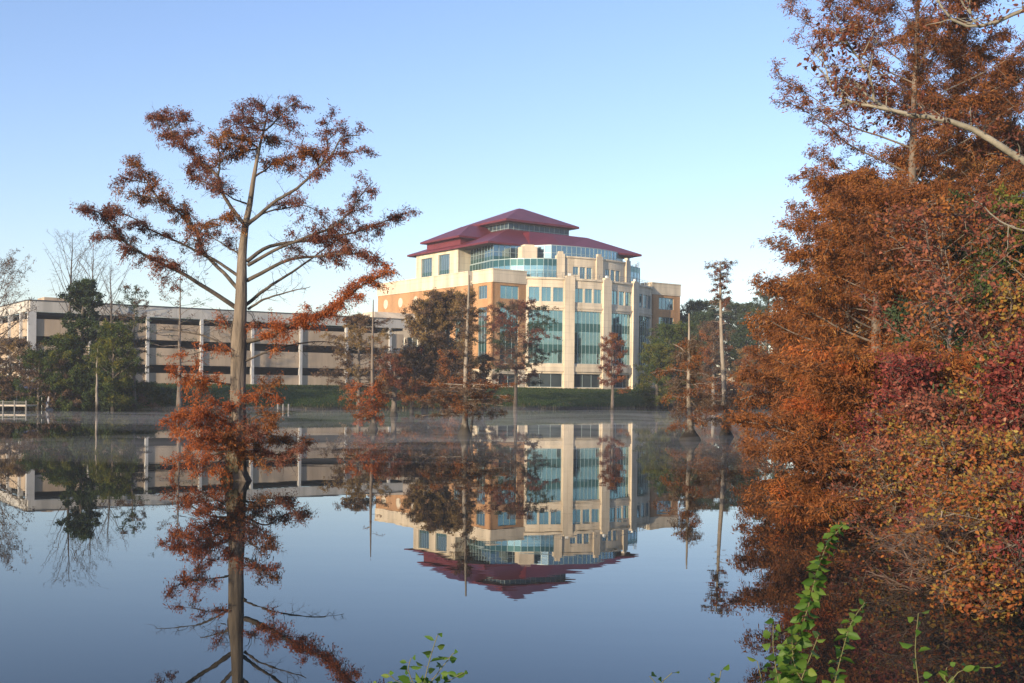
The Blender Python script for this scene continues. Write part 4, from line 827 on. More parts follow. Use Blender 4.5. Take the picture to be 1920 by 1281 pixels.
bank(1262, 188, 612, 'broadleaf_tree', 'rounded dark green tree at the right corner of the tower', .35, [(0, 3.4), (.3, 4.4), (.6, 4.6), (.9, 3.0), (1, 1.2)], 62, ['leaf_green', 'leaf_green', 'leaf_yellowgreen'], 47, h0=.15, el=(5, 55), leaf=.32, dens=1.2)
bank(1232, 183, 648, 'broadleaf_tree', 'yellow-green willowy tree drooping beside the dark green tree near the tower', .25, [(0, 2.6), (.4, 3.4), (.8, 2.6), (1, 1)], 50, ['leaf_yellowgreen', 'leaf_green'], 48, h0=.12, el=(0, 45), leaf=.28, dens=1.1, droop=.5)
bank(1338, 178, 606, 'bald_cypress', 'rusty cypress with forked grey stem between the green trees and the tall slender one', .3, [(0, 3.0), (.4, 3.4), (.8, 2.4), (1, 1)], 44, ['leaf_copper', 'leaf_brown'], 49, h0=.3, el=(10, 50), leaf=.26, bark='bark_pale')
bank(1310, 232, 568, 'pine_tree', 'dark green pine with an uneven top behind the trees at the tower right side', .4, [(0, 3), (.4, 5.0), (.8, 4.4), (1, 1.6)], 52, ['leaf_pine'], 50, h0=.3, el=(5, 35), leaf=.36, dens=1.1)
bank(1278, 240, 590, 'pine_tree', 'low dark pine just past the brick right block of the tower', .35, [(0, 3), (.4, 4.6), (.8, 3.6), (1, 1.2)], 44, ['leaf_pine'], 51, h0=.25, el=(5, 35), leaf=.36, dens=1.1)
bank(1392, 236, 572, 'pine_tree', 'broad dark pine right of the slender tall cypress', .4, [(0, 3.4), (.4, 5.4), (.8, 4.6), (1, 2)], 54, ['leaf_pine'], 52, h0=.25, el=(5, 35), leaf=.36, dens=1.1)
bank(1352, 242, 562, 'pine_tree', 'dark pine standing directly behind the slender tall cypress', .4, [(0, 3.4), (.5, 4.8), (.8, 4.0), (1, 1.6)], 46, ['leaf_pine', 'leaf_brown'], 53, h0=.3, el=(5, 35), leaf=.36, dens=.9)
bank(1440, 228, 548, 'pine_tree', 'open-topped dark pine at the edge of the rusty mass on the right', .4, [(0, 3.4), (.5, 5.4), (.8, 4.6), (1, 2)], 48, ['leaf_pine', 'leaf_green'], 54, h0=.3, el=(5, 35), leaf=.34, dens=.8)
bank(1500, 220, 520, 'pine_tree', 'tall dark pine mostly hidden behind the rusty cypresses', .4, [(0, 3.4), (.5, 5.4), (.8, 4.6), (1, 2)], 48, ['leaf_pine', 'leaf_brown'], 55, h0=.3, el=(5, 35), leaf=.34, dens=.8)
bank(1408, 196, 655, 'bald_cypress', 'low copper cypress on the far bank right of the slender tall one', .25, [(0, 3.6), (.4, 4.4), (1, 1.4)], 48, ['leaf_copper', 'leaf_olive'], 56, h0=.12, el=(0, 40), leaf=.28)
bank(1345, 186, 722, 'shrub', 'low rusty shrub thicket at the far waterline behind the two pale cypresses', .12, [(0, 3.4), (.5, 3.8), (1, 1.6)], 40, ['leaf_copper', 'leaf_brown', 'leaf_olive'], 57, h0=.1, el=(0, 40), leaf=.24, dens=.8)
# left far bank
bank(153, 133, 528, 'magnolia_tree', 'tall dark evergreen with a pointed top in front of the garage', .3, [(0, 2.6), (.2, 3.4), (.35, 2.6), (.5, 3.0), (.65, 2.0), (.78, 2.5), (.9, 1.5), (1, .4)], 62, ['leaf_dark', 'leaf_dark', 'leaf_green'], 61, h0=.1, el=(5, 40), leaf=.27, dens=.85, wob=.1, kind='broad', aspect=.5)
bank(212, 131, 610, 'broadleaf_tree', 'olive green tree right of the dark evergreen before the garage', .22, [(0, 2.2), (.4, 2.9), (.8, 2.2), (1, .8)], 56, ['leaf_yellowgreen', 'leaf_green', 'leaf_green'], 62, h0=.1, el=(5, 50), leaf=.26, dens=1.1)
bank(122, 131, 632, 'broadleaf_tree', 'low yellow-green tree left of the dark evergreen before the garage', .2, [(0, 2.6), (.4, 3.4), (1, 1.0)], 50, ['leaf_green', 'leaf_yellowgreen'], 63, h0=.1, el=(5, 50), leaf=.26)
bank(72, 130, 660, 'broadleaf_tree', 'dusky low tree in front of the garage corner column', .2, [(0, 3), (.5, 3.4), (1, 1.2)], 40, ['leaf_brown', 'leaf_green'], 64, h0=.15, el=(5, 50), leaf=.24, dens=.8)
bank(252, 134, 540, 'pine_tree', 'thin open-branched evergreen rising above the garage roof line', .2, [(0, 1.4), (.5, 2.0), (.8, 2.4), (1, 1.2)], 34, ['leaf_pine', 'leaf_brown'], 65, h0=.3, el=(0, 30), leaf=.2, dens=.6, ntw=5)
bank(18, 142, 640, 'broadleaf_tree', 'brown leafy tree at the lit end wall of the garage at the far left', .2, [(0, 3), (.5, 3.6), (1, 1.4)], 40, ['leaf_brown', 'leaf_olive'], 66, h0=.15, el=(5, 50), leaf=.24, dens=.7)
BL = ['low bush directly behind the white-railed dock', 'dark bush under the blue tarp shelter right of the dock', 'small dark bush behind the white covered boat', 'rounded brownish bush just right of the covered boat',
      'dark bush at the foot of the tall pointed evergreen', 'bush at the foot of the olive green tree by the pale bare trunk', 'lower bush right of the olive green tree at the lawn edge', 'last small brownish bush before the open lawn on the left']
for k, (px, D, yt) in enumerate(((20, 133, 712), (62, 134, 722), (98, 133, 716), (130, 130, 706), (178, 131, 700), (222, 133, 712), (262, 136, 722), (292, 138, 732))):
    b_, H = tr(px, D, yt)
    auto_tree('shrub', BL[k], 'shrub', b_, H, .06, [(0, 1.8), (.5, 2.2), (1, 1.0)], 26, ['leaf_dark', 'leaf_green'] if k % 3 else ['leaf_green', 'leaf_brown'], 300 + k, h0=.05, el=(0, 50), group='dark bushes along the far left shore', leaf=.24, dens=.9, kind='broad', aspect=.5)
for k, (x, y, h_) in enumerate(((36.5, 219.5, 15.0), (35.5, 206, 14.5), (43.5, 208, 13.5))):
    z = gz(x, y); auto_tree('pine_tree', ('dense dark evergreen against the tower end wall behind the dark green tree', 'middle dense dark evergreen behind the forked rusty cypress', 'shorter dense dark evergreen behind the slender tall cypress, nearest the low cream building')[k], 'tree', (x, y, z), h_, .3, [(0, 2.6), (.4, 3.6), (.8, 2.4), (1, .8)], 44, ['leaf_dark', 'leaf_pine'], 320 + k, h0=.1, el=(5, 40), group='dark evergreens right of the tower', leaf=.34, dens=1.2)
for px, D, yt, sd_, lab, prof in ((133, 140, 436, 71, 'tall leafless forked tree whose bare twigs stand above the dark evergreen', [(0, 2), (.5, 3.6), (.8, 4.0), (1, 2)]),
                                (172, 150, 462, 72, 'leafless upright tree just right of the forked bare one', [(0, 1.6), (.5, 3.0), (.8, 3.0), (1, 1)]),
                                (204, 158, 500, 73, 'lowest of the leafless trees above the garage roof on the left', [(0, 1.6), (.5, 3.4), (.8, 3.2), (1, 1.4)])):
    b_, H = tr(px, D, yt)
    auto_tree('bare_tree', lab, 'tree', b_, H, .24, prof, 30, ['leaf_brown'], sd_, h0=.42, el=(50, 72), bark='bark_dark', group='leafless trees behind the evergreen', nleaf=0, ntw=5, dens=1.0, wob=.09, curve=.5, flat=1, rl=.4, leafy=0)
b_, H = tr(-8, 128, 488)
auto_tree('bare_tree', 'fine-twigged leafless tree with a rounded grey top cut by the left edge', 'tree', b_, H, .3, [(0, 2.5), (.5, 3.8), (.8, 3.8), (1, 2)], 60, ['leaf_brown'], 74, h0=.3, el=(25, 65), bark='bark', group='leafless trees behind the evergreen', nleaf=1, ntw=10, dens=1.6, wob=.08, curve=.4, flat=1, leafy=.6)

# ------------------------------------------------------------------ right bank: big rusty cypresses and the shrubs in front
GR = 'rusty cypresses on the right bank'
def rtree(px, D, H, label, r, prof, nl_, mats, seed, **k):
    z = max(gz(XW(px, D, 1), D), -.1); k.setdefault('group', GR); k.setdefault('leaf', .12)
    if 'name' not in k:
        k['rd'] = .4; k['hang'] = .5; k['aspect'] = .2; k['leaf'] *= 1.35; k['nleaf'] = int(k.get('nleaf', 8) * 1.5); nl_ = int(nl_ * .7); k['ntw'] = k.get('ntw', 7) + 2; k['nsec'] = k.get('nsec', 7) + 1; k['f0'] = .25; mats = [{'leaf_rust': 'leaf_warm'}.get(q, q) for q in mats]; k.setdefault('bark', 'bark')
    return auto_tree(k.pop('name', 'bald_cypress'), label, 'tree', (XW(px, D, z), D, z), H, r, prof, nl_, mats, seed, **k)
rtree(1716, 47, 22.5, 'tallest rusty cypress on the right, straight trunk showing, top cut by the frame', .26, [(0, 4.2), (.3, 4.8), (.55, 4.8), (.7, 5.3), (.88, 4.1), (1, 1.2)], 125, ['leaf_rust', 'leaf_copper', 'leaf_rust'], 81, h0=.18, el=(5, 42), bark='bark', dens=1.15, ntw=9, nsec=10, nleaf=9, flare=2, lsec=.3, leaf=.13)
rtree(1782, 52, 19.6, 'second rusty cypress with a thinner trunk just right of the tallest one', .2, [(0, 3.6), (.4, 3.4), (.7, 3.0), (.9, 2.6), (1, 1.2)], 105, ['leaf_rust', 'leaf_copper'], 82, h0=.2, el=(5, 40), dens=1.1, ntw=8, nleaf=8, lsec=.32, leaf=.13)
rtree(1884, 50, 18.0, 'third rusty cypress with a narrow spired top near the right edge', .2, [(0, 3.6), (.4, 3.4), (.75, 2.6), (.9, 1.4), (1, .4)], 98, ['leaf_rust', 'leaf_copper'], 83, h0=.2, el=(5, 40), dens=1.1, ntw=8, nleaf=8, lsec=.32, leaf=.13)
rtree(1640, 37, 9.6, 'broad copper cypress in front of the tall ones, leaning out over the lake', .25, [(0, 3.9), (.3, 4.4), (.55, 3.6), (.8, 2.8), (1, .8)], 96, ['leaf_copper', 'leaf_rust', 'leaf_copper'], 84, h0=.1, el=(0, 38), dens=1.35, ntw=9, nsec=9, nleaf=9, lsec=.3, leaf=.115)
rtree(1590, 44, 11.5, 'rusty cypress with a pointed shoulder at the left side of the right-hand mass', .25, [(0, 4.2), (.3, 4.3), (.6, 3.5), (.85, 2.3), (1, .6)], 100, ['leaf_rust', 'leaf_copper'], 85, h0=.14, el=(0, 38), dens=1.2, ntw=9, nleaf=9, lsec=.3, leaf=.13)
rtree(1500, 52, 6.6, 'lower copper cypress reaching farthest left over the water beside the rusty mass', .22, [(0, 2.7), (.4, 3.4), (.8, 2.2), (1, .7)], 76, ['leaf_copper', 'leaf_warm'], 86, h0=.16, el=(0, 38), dens=1.1, ntw=8, nleaf=8, lsec=.32, leaf=.13)
rtree(1700, 27, 3.9, 'low orange cypress with level boughs reaching left just above the water', .17, [(0, 3.8), (.6, 3.9), (1, 1.6)], 90, ['leaf_copper', 'leaf_orange', 'leaf_warm'], 87, h0=.05, el=(-4, 22), dens=1.4, ntw=9, nsec=10, nleaf=10, lsec=.22, leaf=.095, flat=.4)
GH = 'background trees on the right bank'
rtree(1850, 64, 17.5, 'olive hardwood filling the gaps behind the third rusty cypress', .3, [(0, 5), (.5, 5.6), (.8, 4), (1, 1.6)], 70, ['leaf_olive', 'leaf_green', 'leaf_copper'], 91, h0=.15, el=(10, 50), name='broadleaf_tree', group=GH, leaf=.24, dens=1.2)
rtree(1730, 68, 15.5, 'dusky hardwood behind the tallest rusty cypress', .3, [(0, 5), (.5, 5.6), (.8, 4), (1, 1.6)], 70, ['leaf_olive', 'leaf_rust', 'leaf_copper'], 92, h0=.12, el=(10, 50), name='broadleaf_tree', group=GH, leaf=.24, dens=1.2)
rtree(1640, 72, 12.5, 'brown hardwood low behind the pointed rusty cypress', .3, [(0, 5), (.5, 5), (.8, 3.6), (1, 1.6)], 64, ['leaf_olive', 'leaf_rust'], 93, h0=.1, el=(10, 50), name='broadleaf_tree', group=GH, leaf=.24, dens=1.2)
rtree(1945, 36, 9.0, 'green leafy tree at the right edge above the red leaves', .25, [(0, 3), (.5, 3.2), (.8, 2.6), (1, 1.2)], 70, ['leaf_green', 'leaf_yellowgreen', 'leaf_copper'], 94, h0=.2, el=(10, 50), name='broadleaf_tree', group=GH, leaf=.13, dens=1.1, kind='broad', aspect=.55)
rtree(1790, 33, 5.6, 'dark evergreen bush deep inside the right bank behind the red leaves', .2, [(0, 2.2), (.5, 2.5), (1, 1.0)], 60, ['leaf_dark'], 95, h0=.05, el=(10, 50), name='evergreen_bush', group=GH, leaf=.14, dens=1.2, kind='broad', aspect=.5)
rtree(1820, 24, 2.9, 'dark green understory bush filling the shade behind the yellow and orange shrub', .1, [(0, 1.4), (.5, 1.7), (1, .9)], 50, ['leaf_dark', 'leaf_green'], 97, h0=.05, el=(5, 40), name='evergreen_bush', group=GH, leaf=.12, dens=1.1, kind='broad', aspect=.5)
rtree(1860, 40, 8.5, 'dark evergreen tree behind the dogwood at the right', .25, [(0, 2.8), (.5, 3.0), (1, 1.2)], 60, ['leaf_dark', 'leaf_green'], 96, h0=.05, el=(10, 50), name='evergreen_bush', group=GH, leaf=.16, dens=1.2, kind='broad', aspect=.5)
GS = 'autumn shrubs on the right bank'
def shrub(label, px, D, ztop, prof, nl_, mats, seed, **k):
    z = max(gz(XW(px, D, 1), D), .0); k.setdefault('leaf', .075); k['leaf'] *= 1.3; k['nleaf'] = max(1, int(k.get('nleaf', 5) * .62)); k['ntw'] = k.get('ntw', 7) + 1
    k.setdefault('name', 'dogwood_shrub')
    return auto_tree(k.pop('name'), label, 'shrub', (XW(px, D, z), D, z), ztop - z, .07, prof, nl_, mats, seed, group=GS, kind='broad', aspect=.62, **k)
shrub('tall dusty-red dogwood spangled with pale leaves, highest shrub of the right bank', 1760, 27, 7.4, [(0, 1.6), (.5, 2.1), (.8, 1.7), (1, .8)], 56, ['leaf_pinkish', 'leaf_copper'], 101, h0=.2, el=(20, 60), dens=.9, ntw=7, nleaf=4, wob=.1, f0=.3, lsec=.34, leaf=.085)
shrub('dusty red and green dogwood with a forked stem near the right edge', 1885, 21, 4.9, [(0, 1.1), (.5, 1.3), (.8, 1.1), (1, .6)], 44, ['leaf_pinkish', 'leaf_green', 'leaf_mixed'], 102, h0=.3, el=(20, 60), bark='bark', dens=.9, ntw=7, nleaf=5, wob=.1, leaf=.07)
shrub('crimson-leaved shrub at the right edge above the yellow one', 1930, 20, 3.75, [(0, .5), (.6, .6), (1, .4)], 30, ['leaf_red'], 109, h0=.45, el=(10, 50), dens=1, ntw=7, nleaf=6, wob=.1, leaf=.07)
shrub('bright crimson low dogwood showing against the dark gap', 1690, 24, 3.6, [(0, .6), (.6, .75), (1, .4)], 26, ['leaf_red'], 103, h0=.25, el=(10, 50), dens=.9, ntw=7, nleaf=5, wob=.1, leaf=.07)
shrub('dusky red shrub with mixed leaves over the orange boughs', 1765, 22, 2.75, [(0, .9), (.6, 1.2), (1, .7)], 44, ['leaf_pinkish', 'leaf_red', 'leaf_mixed'], 104, h0=.15, el=(5, 50), dens=1.0, ntw=7, nleaf=5, wob=.1, leaf=.07)
shrub('yellow and orange leaved shrub on the right bank above the bare twigs', 1830, 18.5, 2.15, [(0, 1.0), (.6, 1.25), (1, .7)], 48, ['leaf_mixed', 'leaf_mixed', 'leaf_pinkish'], 105, h0=.1, el=(0, 45), dens=1.0, ntw=7, nleaf=6, wob=.1, leaf=.06)
shrub('orange-red shrub spilling down to the water at the right edge', 1905, 15.5, 1.7, [(0, .9), (.6, 1.1), (1, .6)], 48, ['leaf_mixed', 'leaf_mixed', 'leaf_red'], 106, h0=.1, el=(-5, 40), dens=1.0, ntw=7, nleaf=6, wob=.1, leaf=.055)
shrub('thin red and buff shrub left of the yellow one, low over the lake', 1705, 23, 1.9, [(0, 1.3), (.6, 1.5), (1, .7)], 56, ['leaf_pinkish', 'leaf_mixed'], 107, h0=.1, el=(0, 40), dens=.9, ntw=6, nleaf=4, wob=.1, leaf=.06)
shrub('leafless tangled shrub arching low over the water at the lower right', 1840, 16.8, 1.0, [(0, 1.7), (.6, 1.7), (1, 1.0)], 70, ['leaf_copper'], 108, h0=.05, el=(-8, 22), bark='twig', dens=.9, ntw=6, nleaf=2, wob=.12, leaf=.045, leafy=.7, name='bare_shrub')

# overhanging branches from a tree standing just right of the frame
bb_ = (8.6, 11.0, max(gz(8.6, 11.0), .3))
T = Tree('oak_tree', 'thin-leaved oak whose pale curved branches reach in from the right edge', 'tree', bb_, 111, 'bark_limb')
Do = 11.0
T.trunk([bb_, (8.5, 11, 2.6), (8.2, 11.2, 5), (8.0, 11.1, 8)], [.22, .17, .13, .09], 10, 16)
def ol(pl, w, n0=0.35, dn=1.0, dz=0.0, D=Do):
    pl = np.array(pl, float); L = T.limb([P(x, y, D + dz * i_) for i_, (x, y) in enumerate(pl)], w, w * .2, n=24, k=7, wob=.006)
    T.grow(L, n0, 1, int(14 * dn), .5, 7, .22, 2, .055, .028, 'leaf_rust', .05, .9, .15, rsec=.007, kind='broad', twr=.0022, lj=.02, hang=.3); return L
ol([(2440, 600), (2200, 470), (2050, 370), (1920, 300), (1860, 262), (1800, 232), (1740, 218), (1690, 212), (1640, 190), (1600, 150)], .075, .6, 1.6, .06)
ol([(1700, 213), (1640, 200), (1590, 190), (1555, 160), (1540, 120), (1515, 90)], .02, .15, 1.3, .05)
ol([(1640, 190), (1630, 150), (1600, 100), (1570, 60)], .014, .1, 1.2, -.08)
ol([(2400, 150), (2150, 60), (2000, 5), (1920, 14), (1870, 36), (1815, 46), (1785, 34), (1762, 8), (1750, -20)], .05, .6, .9)
ol([(1830, 44), (1800, 0), (1780, -30)], .012, .1, .6)
ol([(2400, 520), (2100, 450), (1960, 440), (1900, 430), (1860, 408), (1838, 385)], .03, .7, .4)
T.finish()

# ------------------------------------------------------------------ foreground sprigs on the near bank
def sprig(label, base_px, D, pts_px, nleaf, ls, seed, side=0, name='sapling', r=.005, off=.75, hg=0):
    x0 = XW(base_px, D, 1.2); z0 = gz(x0, D)
    T = Tree(name, label, 'plant', (x0, D, z0), seed, 'stem', 'green sprigs on the near bank'); rs = T.rs
    for q, pl in enumerate(pts_px):
        p3 = [np.array([x0 + .02 * q, D, z0 - .05])] + [P(x, y, D + .05 * q) for x, y in pl]
        L = smooth_line(p3, 40); (T.tr if q == 0 else T.br).tube(L, np.linspace(r, r * .3, 40), 5)
        zb = P(960, 1300, D)[2]; vis = L[L[:, 2] > zb - .25]
        if len(vis) < 3: vis = L[-6:]
        idx = np.linspace(0, len(vis) - 1.01, nleaf); i_ = idx.astype(int); a = (idx - i_)[:, None]
        c = vis[i_] * (1 - a) + vis[np.minimum(i_ + 1, len(vis) - 1)] * a
        an = np.arange(nleaf) * 2.4 + rs.uniform(0, .6, nleaf)
        dv = np.stack([np.cos(an), np.sin(an) * .8, rs.uniform(-.1, .6, nleaf)], 1); dv = unit(dv)
        s_ = ls * (1 - .45 * (idx / max(idx.max(), 1)) ** 2)
        T.twigs(c, dv, s_ * .5, r * .3)
        for k in range(nleaf): T.leaves((c[k] + dv[k] * s_[k] * off)[None], 'leaf_fore', s_[k], s_[k] * .66, dv[k][None] * 4 + [0, 0, hg], .3, 'broad')
    T.finish({'leaf_fore': 'foliage'})
M['leaf_fore'].node_tree.nodes['Principled BSDF'].inputs['Roughness'].default_value = .5
sprig('tall leafy green vine curving up over the water, highest of the foreground plants', 1470, 4.3, [[(1475, 1281), (1490, 1220), (1515, 1140), (1530, 1080), (1552, 1020), (1580, 985)]], 135, .068, 201, name='vine', off=.5, hg=-2)
sprig('thick leafy shoots at the foot of the tall vine', 1470, 4.1, [[(1500, 1281), (1520, 1230), (1535, 1190)], [(1460, 1281), (1450, 1220), (1450, 1165)], [(1520, 1300), (1490, 1250), (1485, 1200)]], 34, .072, 202, off=.55, hg=-1)
sprig('thin green shoot with a bent tip right of the tall vine', 1570, 4.2, [[(1565, 1281), (1580, 1220), (1600, 1160), (1622, 1130)]], 52, .062, 203, off=.5, hg=-1)
sprig('upright sprig with rounded leaves near the right of the foreground', 1722, 4.0, [[(1722, 1281), (1716, 1220), (1722, 1150)]], 19, .062, 204)
sprig('low spreading sprig with yellow-green leaves nearest the right corner', 1800, 3.9, [[(1780, 1281), (1800, 1258), (1860, 1252)], [(1780, 1290), (1770, 1265), (1775, 1252)]], 14, .062, 205)
sprig('bushy green sapling at the bottom centre-left with a pointed top', 800, 4.0, [[(795, 1281), (805, 1240), (820, 1192)], [(800, 1290), (830, 1250), (850, 1225)], [(780, 1290), (765, 1255), (770, 1235)], [(790, 1290), (740, 1275), (728, 1262)], [(810, 1290), (845, 1275), (868, 1262)], [(770, 1300), (720, 1290), (700, 1278)]], 24, .058, 206)
sprig('small leaf tip just showing at the bottom edge right of centre', 1240, 4.0, [[(1235, 1290), (1245, 1275), (1260, 1262)], [(1235, 1290), (1225, 1275), (1218, 1268)]], 9, .06, 207)
sprig('short upright leaf cluster at the bottom edge just left of the vine', 1345, 4.0, [[(1345, 1290), (1350, 1270), (1352, 1258)], [(1345, 1290), (1335, 1275), (1328, 1272)]], 9, .06, 208)
sprig('dark brown-leaved sprig beside the vine foot', 1430, 4.4, [[(1430, 1290), (1425, 1262), (1420, 1240)]], 10, .06, 209)

# ------------------------------------------------------------------ small things on the far shore
dk = thing('boat_dock', 'small wooden dock with white railing posts at the far left shore', 'dock', (XW(25, 126), 126, 0))
d = MB(); x0 = XW(-30, 126); x1 = XW(56, 126); d.box(x0, x1, 125, 128, .45, .6); 
d.build('deck', M['stone_dark'], dk)
for k in range(5):
    x = x0 + (x1 - x0) * k / 4; q = MB(); q.box(x - .06, x + .06, 124.94, 125.06, -.6, 1.05); q.box(x - .08, x + .08, 124.92, 125.08, 1.05, 1.1); q.build('post', M['wood_white'], dk)
d = MB(); d.box(x0, x1, 124.96, 124.992, 0.9, .97); d.box(x0, x1, 124.96, 124.992, .68, .73); d.build('handrail', M['wood_white'], dk)
bo = thing('covered_boat', 'small boat under a white cover pulled up on the far left bank', 'boat', (XW(100, 129.5), 129.5, 1))
h = MB(); xa = XW(86, 129.5); xb = XW(118, 129.5)
sec = []
for k in range(7):
    t = k / 6; x = xa + (xb - xa) * t; w = .75 * math.sin(math.pi * min(.5, .12 + t * .6)); z = gz(x, 129.5)
    sec.append([(x, 129.5 - w, z + .75), (x, 129.5 - w * .6, z + .15), (x, 129.5 + w * .6, z + .15), (x, 129.5 + w, z + .75), (x, 129.5, z + 1.1 + .9 * (1 - t) ** 2)])
for k in range(7): h.v += sec[k]
for k in range(6):
    for t in range(5): h.f.append((k * 5 + t, k * 5 + (t + 1) % 5, (k + 1) * 5 + (t + 1) % 5, (k + 1) * 5 + t))
h.f.append((4, 3, 2, 1, 0)); h.f.append((30, 31, 32, 33, 34)); h.build('hull', M['tarp_white'], bo, True)
q = MB(); q.tube([(xa + .3, 129.2, gz(xa, 129.5) + 1.2), (xa + .5, 129.2, gz(xa, 129.5) + 2.6)], [.22, .12], 8); q.build('cover', M['tarp_white'], bo, True)
cn = thing('boat_shelter', 'blue tarp shelter on posts behind the dock at the far left', 'shelter', (XW(62, 131), 131, 1))
xa, xb = XW(36, 131), XW(86, 131); z = gz((xa + xb) / 2, 131); q = MB()
q.add([(xa, 130, z + 2.2), (xb, 130, z + 2.0), (xb, 133, z + 2.0), (xa, 133, z + 2.2), (xa, 131.5, z + 2.75), (xb, 131.5, z + 2.5)], [(0, 1, 5, 4), (2, 3, 4, 5), (0, 4, 3), (1, 2, 5), (3, 2, 1, 0)]); q.build('canopy', M['tarp'], cn)
for x in (xa + .1, xb - .1):
    for y in (130.1, 132.9): q = MB(); q.tube([(x, y, z - .4), (x, y, z + 2.05)], [.05, .05], 6); q.build('post', M['rail'], cn)
for k, x in enumerate((521, 531, 541)):
    o = MB(); X = XW(x, 141); o.tube([(X, 141, -.5), (X, 141, .75), (X, 141, .8)], [.13, .12, .05], 8)
    tag(o.build('mooring_post', M['wood_white'], None, True), ('leftmost', 'middle', 'rightmost')[k] + ' of three short pale posts in the water by the lawn', 'post', 'short pale posts in the water')
# parked car and kiosk glimpsed right of the slender cypress
cz = gz(XW(1378, 214, 3), 214)
car = thing('parked_car', 'dark blue car parked on the far bank, glimpsed between the rusty cypresses', 'car', (XW(1378, 214, 3), 214, cz))
cx = XW(1378, 214, 3)
def loft(mb, prof_, y0, y1, x, z):
    n_ = len(prof_); a = [(x + p[0], y0, z + p[1]) for p in prof_] + [(x + p[0], y1, z + p[1]) for p in prof_]
    mb.add(a, [tuple(range(n_)), tuple(range(2 * n_ - 1, n_ - 1, -1))] + [(i_, n_ + i_, n_ + (i_ + 1) % n_, (i_ + 1) % n_) for i_ in range(n_)])
q = MB(); loft(q, [(-2.2, .35), (2.2, .35), (2.25, .75), (1.4, .95), (-1.6, .98), (-2.25, .85)], 213.1, 214.9, cx, cz); q.build('body', M['car_paint'], car)
q = MB(); loft(q, [(-1.5, .98), (1.2, .96), (.6, 1.45), (-.9, 1.47)], 213.25, 214.75, cx, cz); q.build('cabin', M['glass_dark'], car)
for dx_ in (-1.4, 1.4):
    for y in (213.1, 214.9): q = MB(); q.tube([(cx + dx_, y - .1, cz + .32), (cx + dx_, y + .1, cz + .32)], [.32, .32], 14); q.build('wheel', M['dark'], car)
kx = XW(1372, 222, 4); kz = gz(kx, 222)
ks = thing('low_building', 'low cream building glimpsed through the trees right of the tower', 'building', (kx, 222, kz))
q = MB(); mk, lk_ = line_map((kx - 4, 221), (kx + 6, 223)); q.wall(mk, 0, lk_, kz - .3, kz + 3.4, [(1, 3, kz + .9, kz + 2.4), (5, 7, kz + .9, kz + 2.4)]); q.build('wall', M['stone'], ks)
for a in (1, 5): window(mk, a, a + 2, kz + .9, kz + 2.4, 2, parent=ks, gm='glass_dark')
q = MB(); q.mbox(mk, -.4, lk_ + .4, kz + 3.403, kz + 3.8, -.4, 5); q.build('roof', M['soffit'], ks)
# grass blades on the lawn and weeds along the far waterline
def cover(name, label, cat, N, dmin, dmax, hgt, w, mats, seed):
    rs = np.random.RandomState(seed); T = Tree(name, None, None, (0, 0, 0), seed)
    Y = rs.uniform(122, 212, N * 14); X = rs.uniform(-.47, .32, N * 14) * Y; d = shore_sd(X, Y); ok = (d > dmin) & (d < dmax); X, Y = X[ok][:N], Y[ok][:N]
    Z = ground_z(X, Y); h_ = hgt * rs.uniform(.4, 1.2, len(X)) * (0.55 + .6 * np.abs(np.sin(X * .31 + 1.7 * np.sin(Y * .2))))
    for k, mt in enumerate(mats):
        i = (np.arange(len(X)) % len(mats)) == k
        T.leaves(np.stack([X[i], Y[i], np.maximum(Z[i], 0) + h_[i] * .35], 1), mt, hgt, w, np.array([[0, 0, 2.2]]), .5)
    T.finish(); chs = list(T.root.children); chs[0].parent = None
    for c in chs[1:]: c.parent = chs[0]
    bpy.data.objects.remove(T.root); chs[0].name = name; tag(chs[0], label, cat, None, 'stuff')
cover('lawn_grass', 'short uneven grass of the sloping lawn on the far bank', 'grass', 26000, .8, 22, .22, .1, ['leaf_lawn'], 401)
cover('shore_weeds', 'brown and green weeds growing along the far waterline', 'weeds', 5000, -.5, 1.1, .55, .12, ['leaf_weed'], 402)
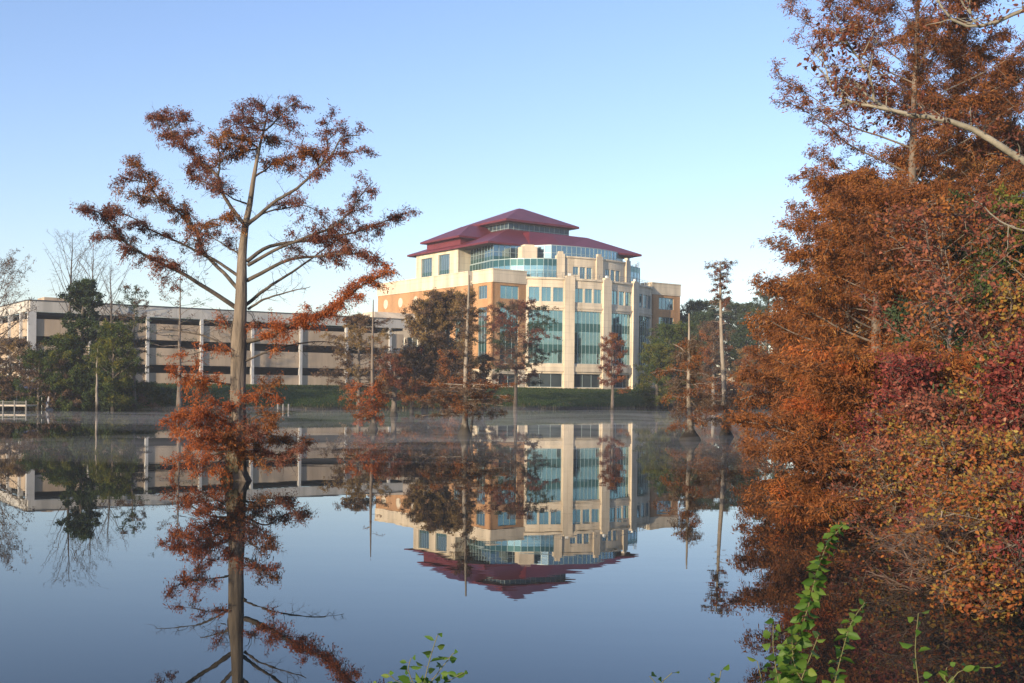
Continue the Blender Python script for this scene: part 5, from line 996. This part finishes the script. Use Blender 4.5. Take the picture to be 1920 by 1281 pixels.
# far woods that close the horizon, one mass
rs = np.random.RandomState(5); T = Tree('far_woods', None, None, (0, 0, 0), 5)
N = 9000; an = rs.uniform(-1.45, 1.45, N); rad = rs.uniform(300, 380, N)
X_ = np.sin(an) * rad; Y_ = np.cos(an) * rad; hh = 9 + 3.5 * np.sin(an * 23) + 2.5 * np.sin(an * 61 + 1); zz = 3 + rs.uniform(0, 1, N) ** .8 * hh
T.leaves(np.stack([X_, Y_, zz], 1), 'leaf_pine', 3.2, 2.4)
T.finish({'leaf_pine': 'foliage'}); bpy.data.objects.remove(T.root.children[0].parent) if False else None
ch = T.root.children[0]; ch.parent = None; ch.name = 'far_woods_mass'; bpy.data.objects.remove(T.root); ch.name = 'far_woods'
tag(ch, 'distant dark woods closing the horizon behind the buildings', 'woods', None, 'stuff')
# morning mist lying on the far water
mm = bpy.data.materials.new('mist'); mm.use_nodes = True; n = mm.node_tree.nodes; l = mm.node_tree.links
n.remove(n['Principled BSDF']); pv = n.new('ShaderNodeVolumePrincipled'); pv.inputs['Color'].default_value = (0.92, 0.94, 0.96, 1); pv.inputs['Density'].default_value = 0.011
l.new(pv.outputs[0], n['Material Output'].inputs['Volume'])
q = MB(); rs = np.random.RandomState(77)
for k in range(46):
    cy = rs.uniform(48, 178); cx = rs.uniform(-.5, .3) * cy; a = rs.uniform(7, 20); b_ = rs.uniform(3, 9); h_ = rs.uniform(.25, .8); nu, nv = 14, 5; b0 = len(q.v)
    for v in range(nv + 1):
        ph = v / nv * math.pi / 2
        q.v += [(cx + a * math.cos(ph) * math.cos(u * 2 * math.pi / nu) * (1 + .2 * math.sin(3 * u + k)), cy + b_ * math.cos(ph) * math.sin(u * 2 * math.pi / nu), .03 + h_ * math.sin(ph)) for u in range(nu)]
    q.f.append(tuple(b0 + u for u in range(nu - 1, -1, -1))); q.f.append(tuple(b0 + nv * nu + u for u in range(nu)))
    for v in range(nv):
        for u in range(nu): q.f.append((b0 + v * nu + u, b0 + v * nu + (u + 1) % nu, b0 + (v + 1) * nu + (u + 1) % nu, b0 + (v + 1) * nu + u))
tag(q.build('mist', mm), 'thin morning mist lying on the far half of the lake', 'mist', None, 'stuff')

# pale morning air
hz = bpy.data.materials.new('haze'); hz.use_nodes = True; n = hz.node_tree.nodes; l = hz.node_tree.links
n.remove(n['Principled BSDF']); pv = n.new('ShaderNodeVolumePrincipled'); pv.inputs['Color'].default_value = (0.86, 0.92, 1, 1); pv.inputs['Density'].default_value = 0.00034
l.new(pv.outputs[0], n['Material Output'].inputs['Volume'])
q = MB(); q.box(-430, 430, -40, 450, -4, 48)
tag(q.build('haze', hz), 'pale morning air over the whole lake', 'haze', None, 'stuff')
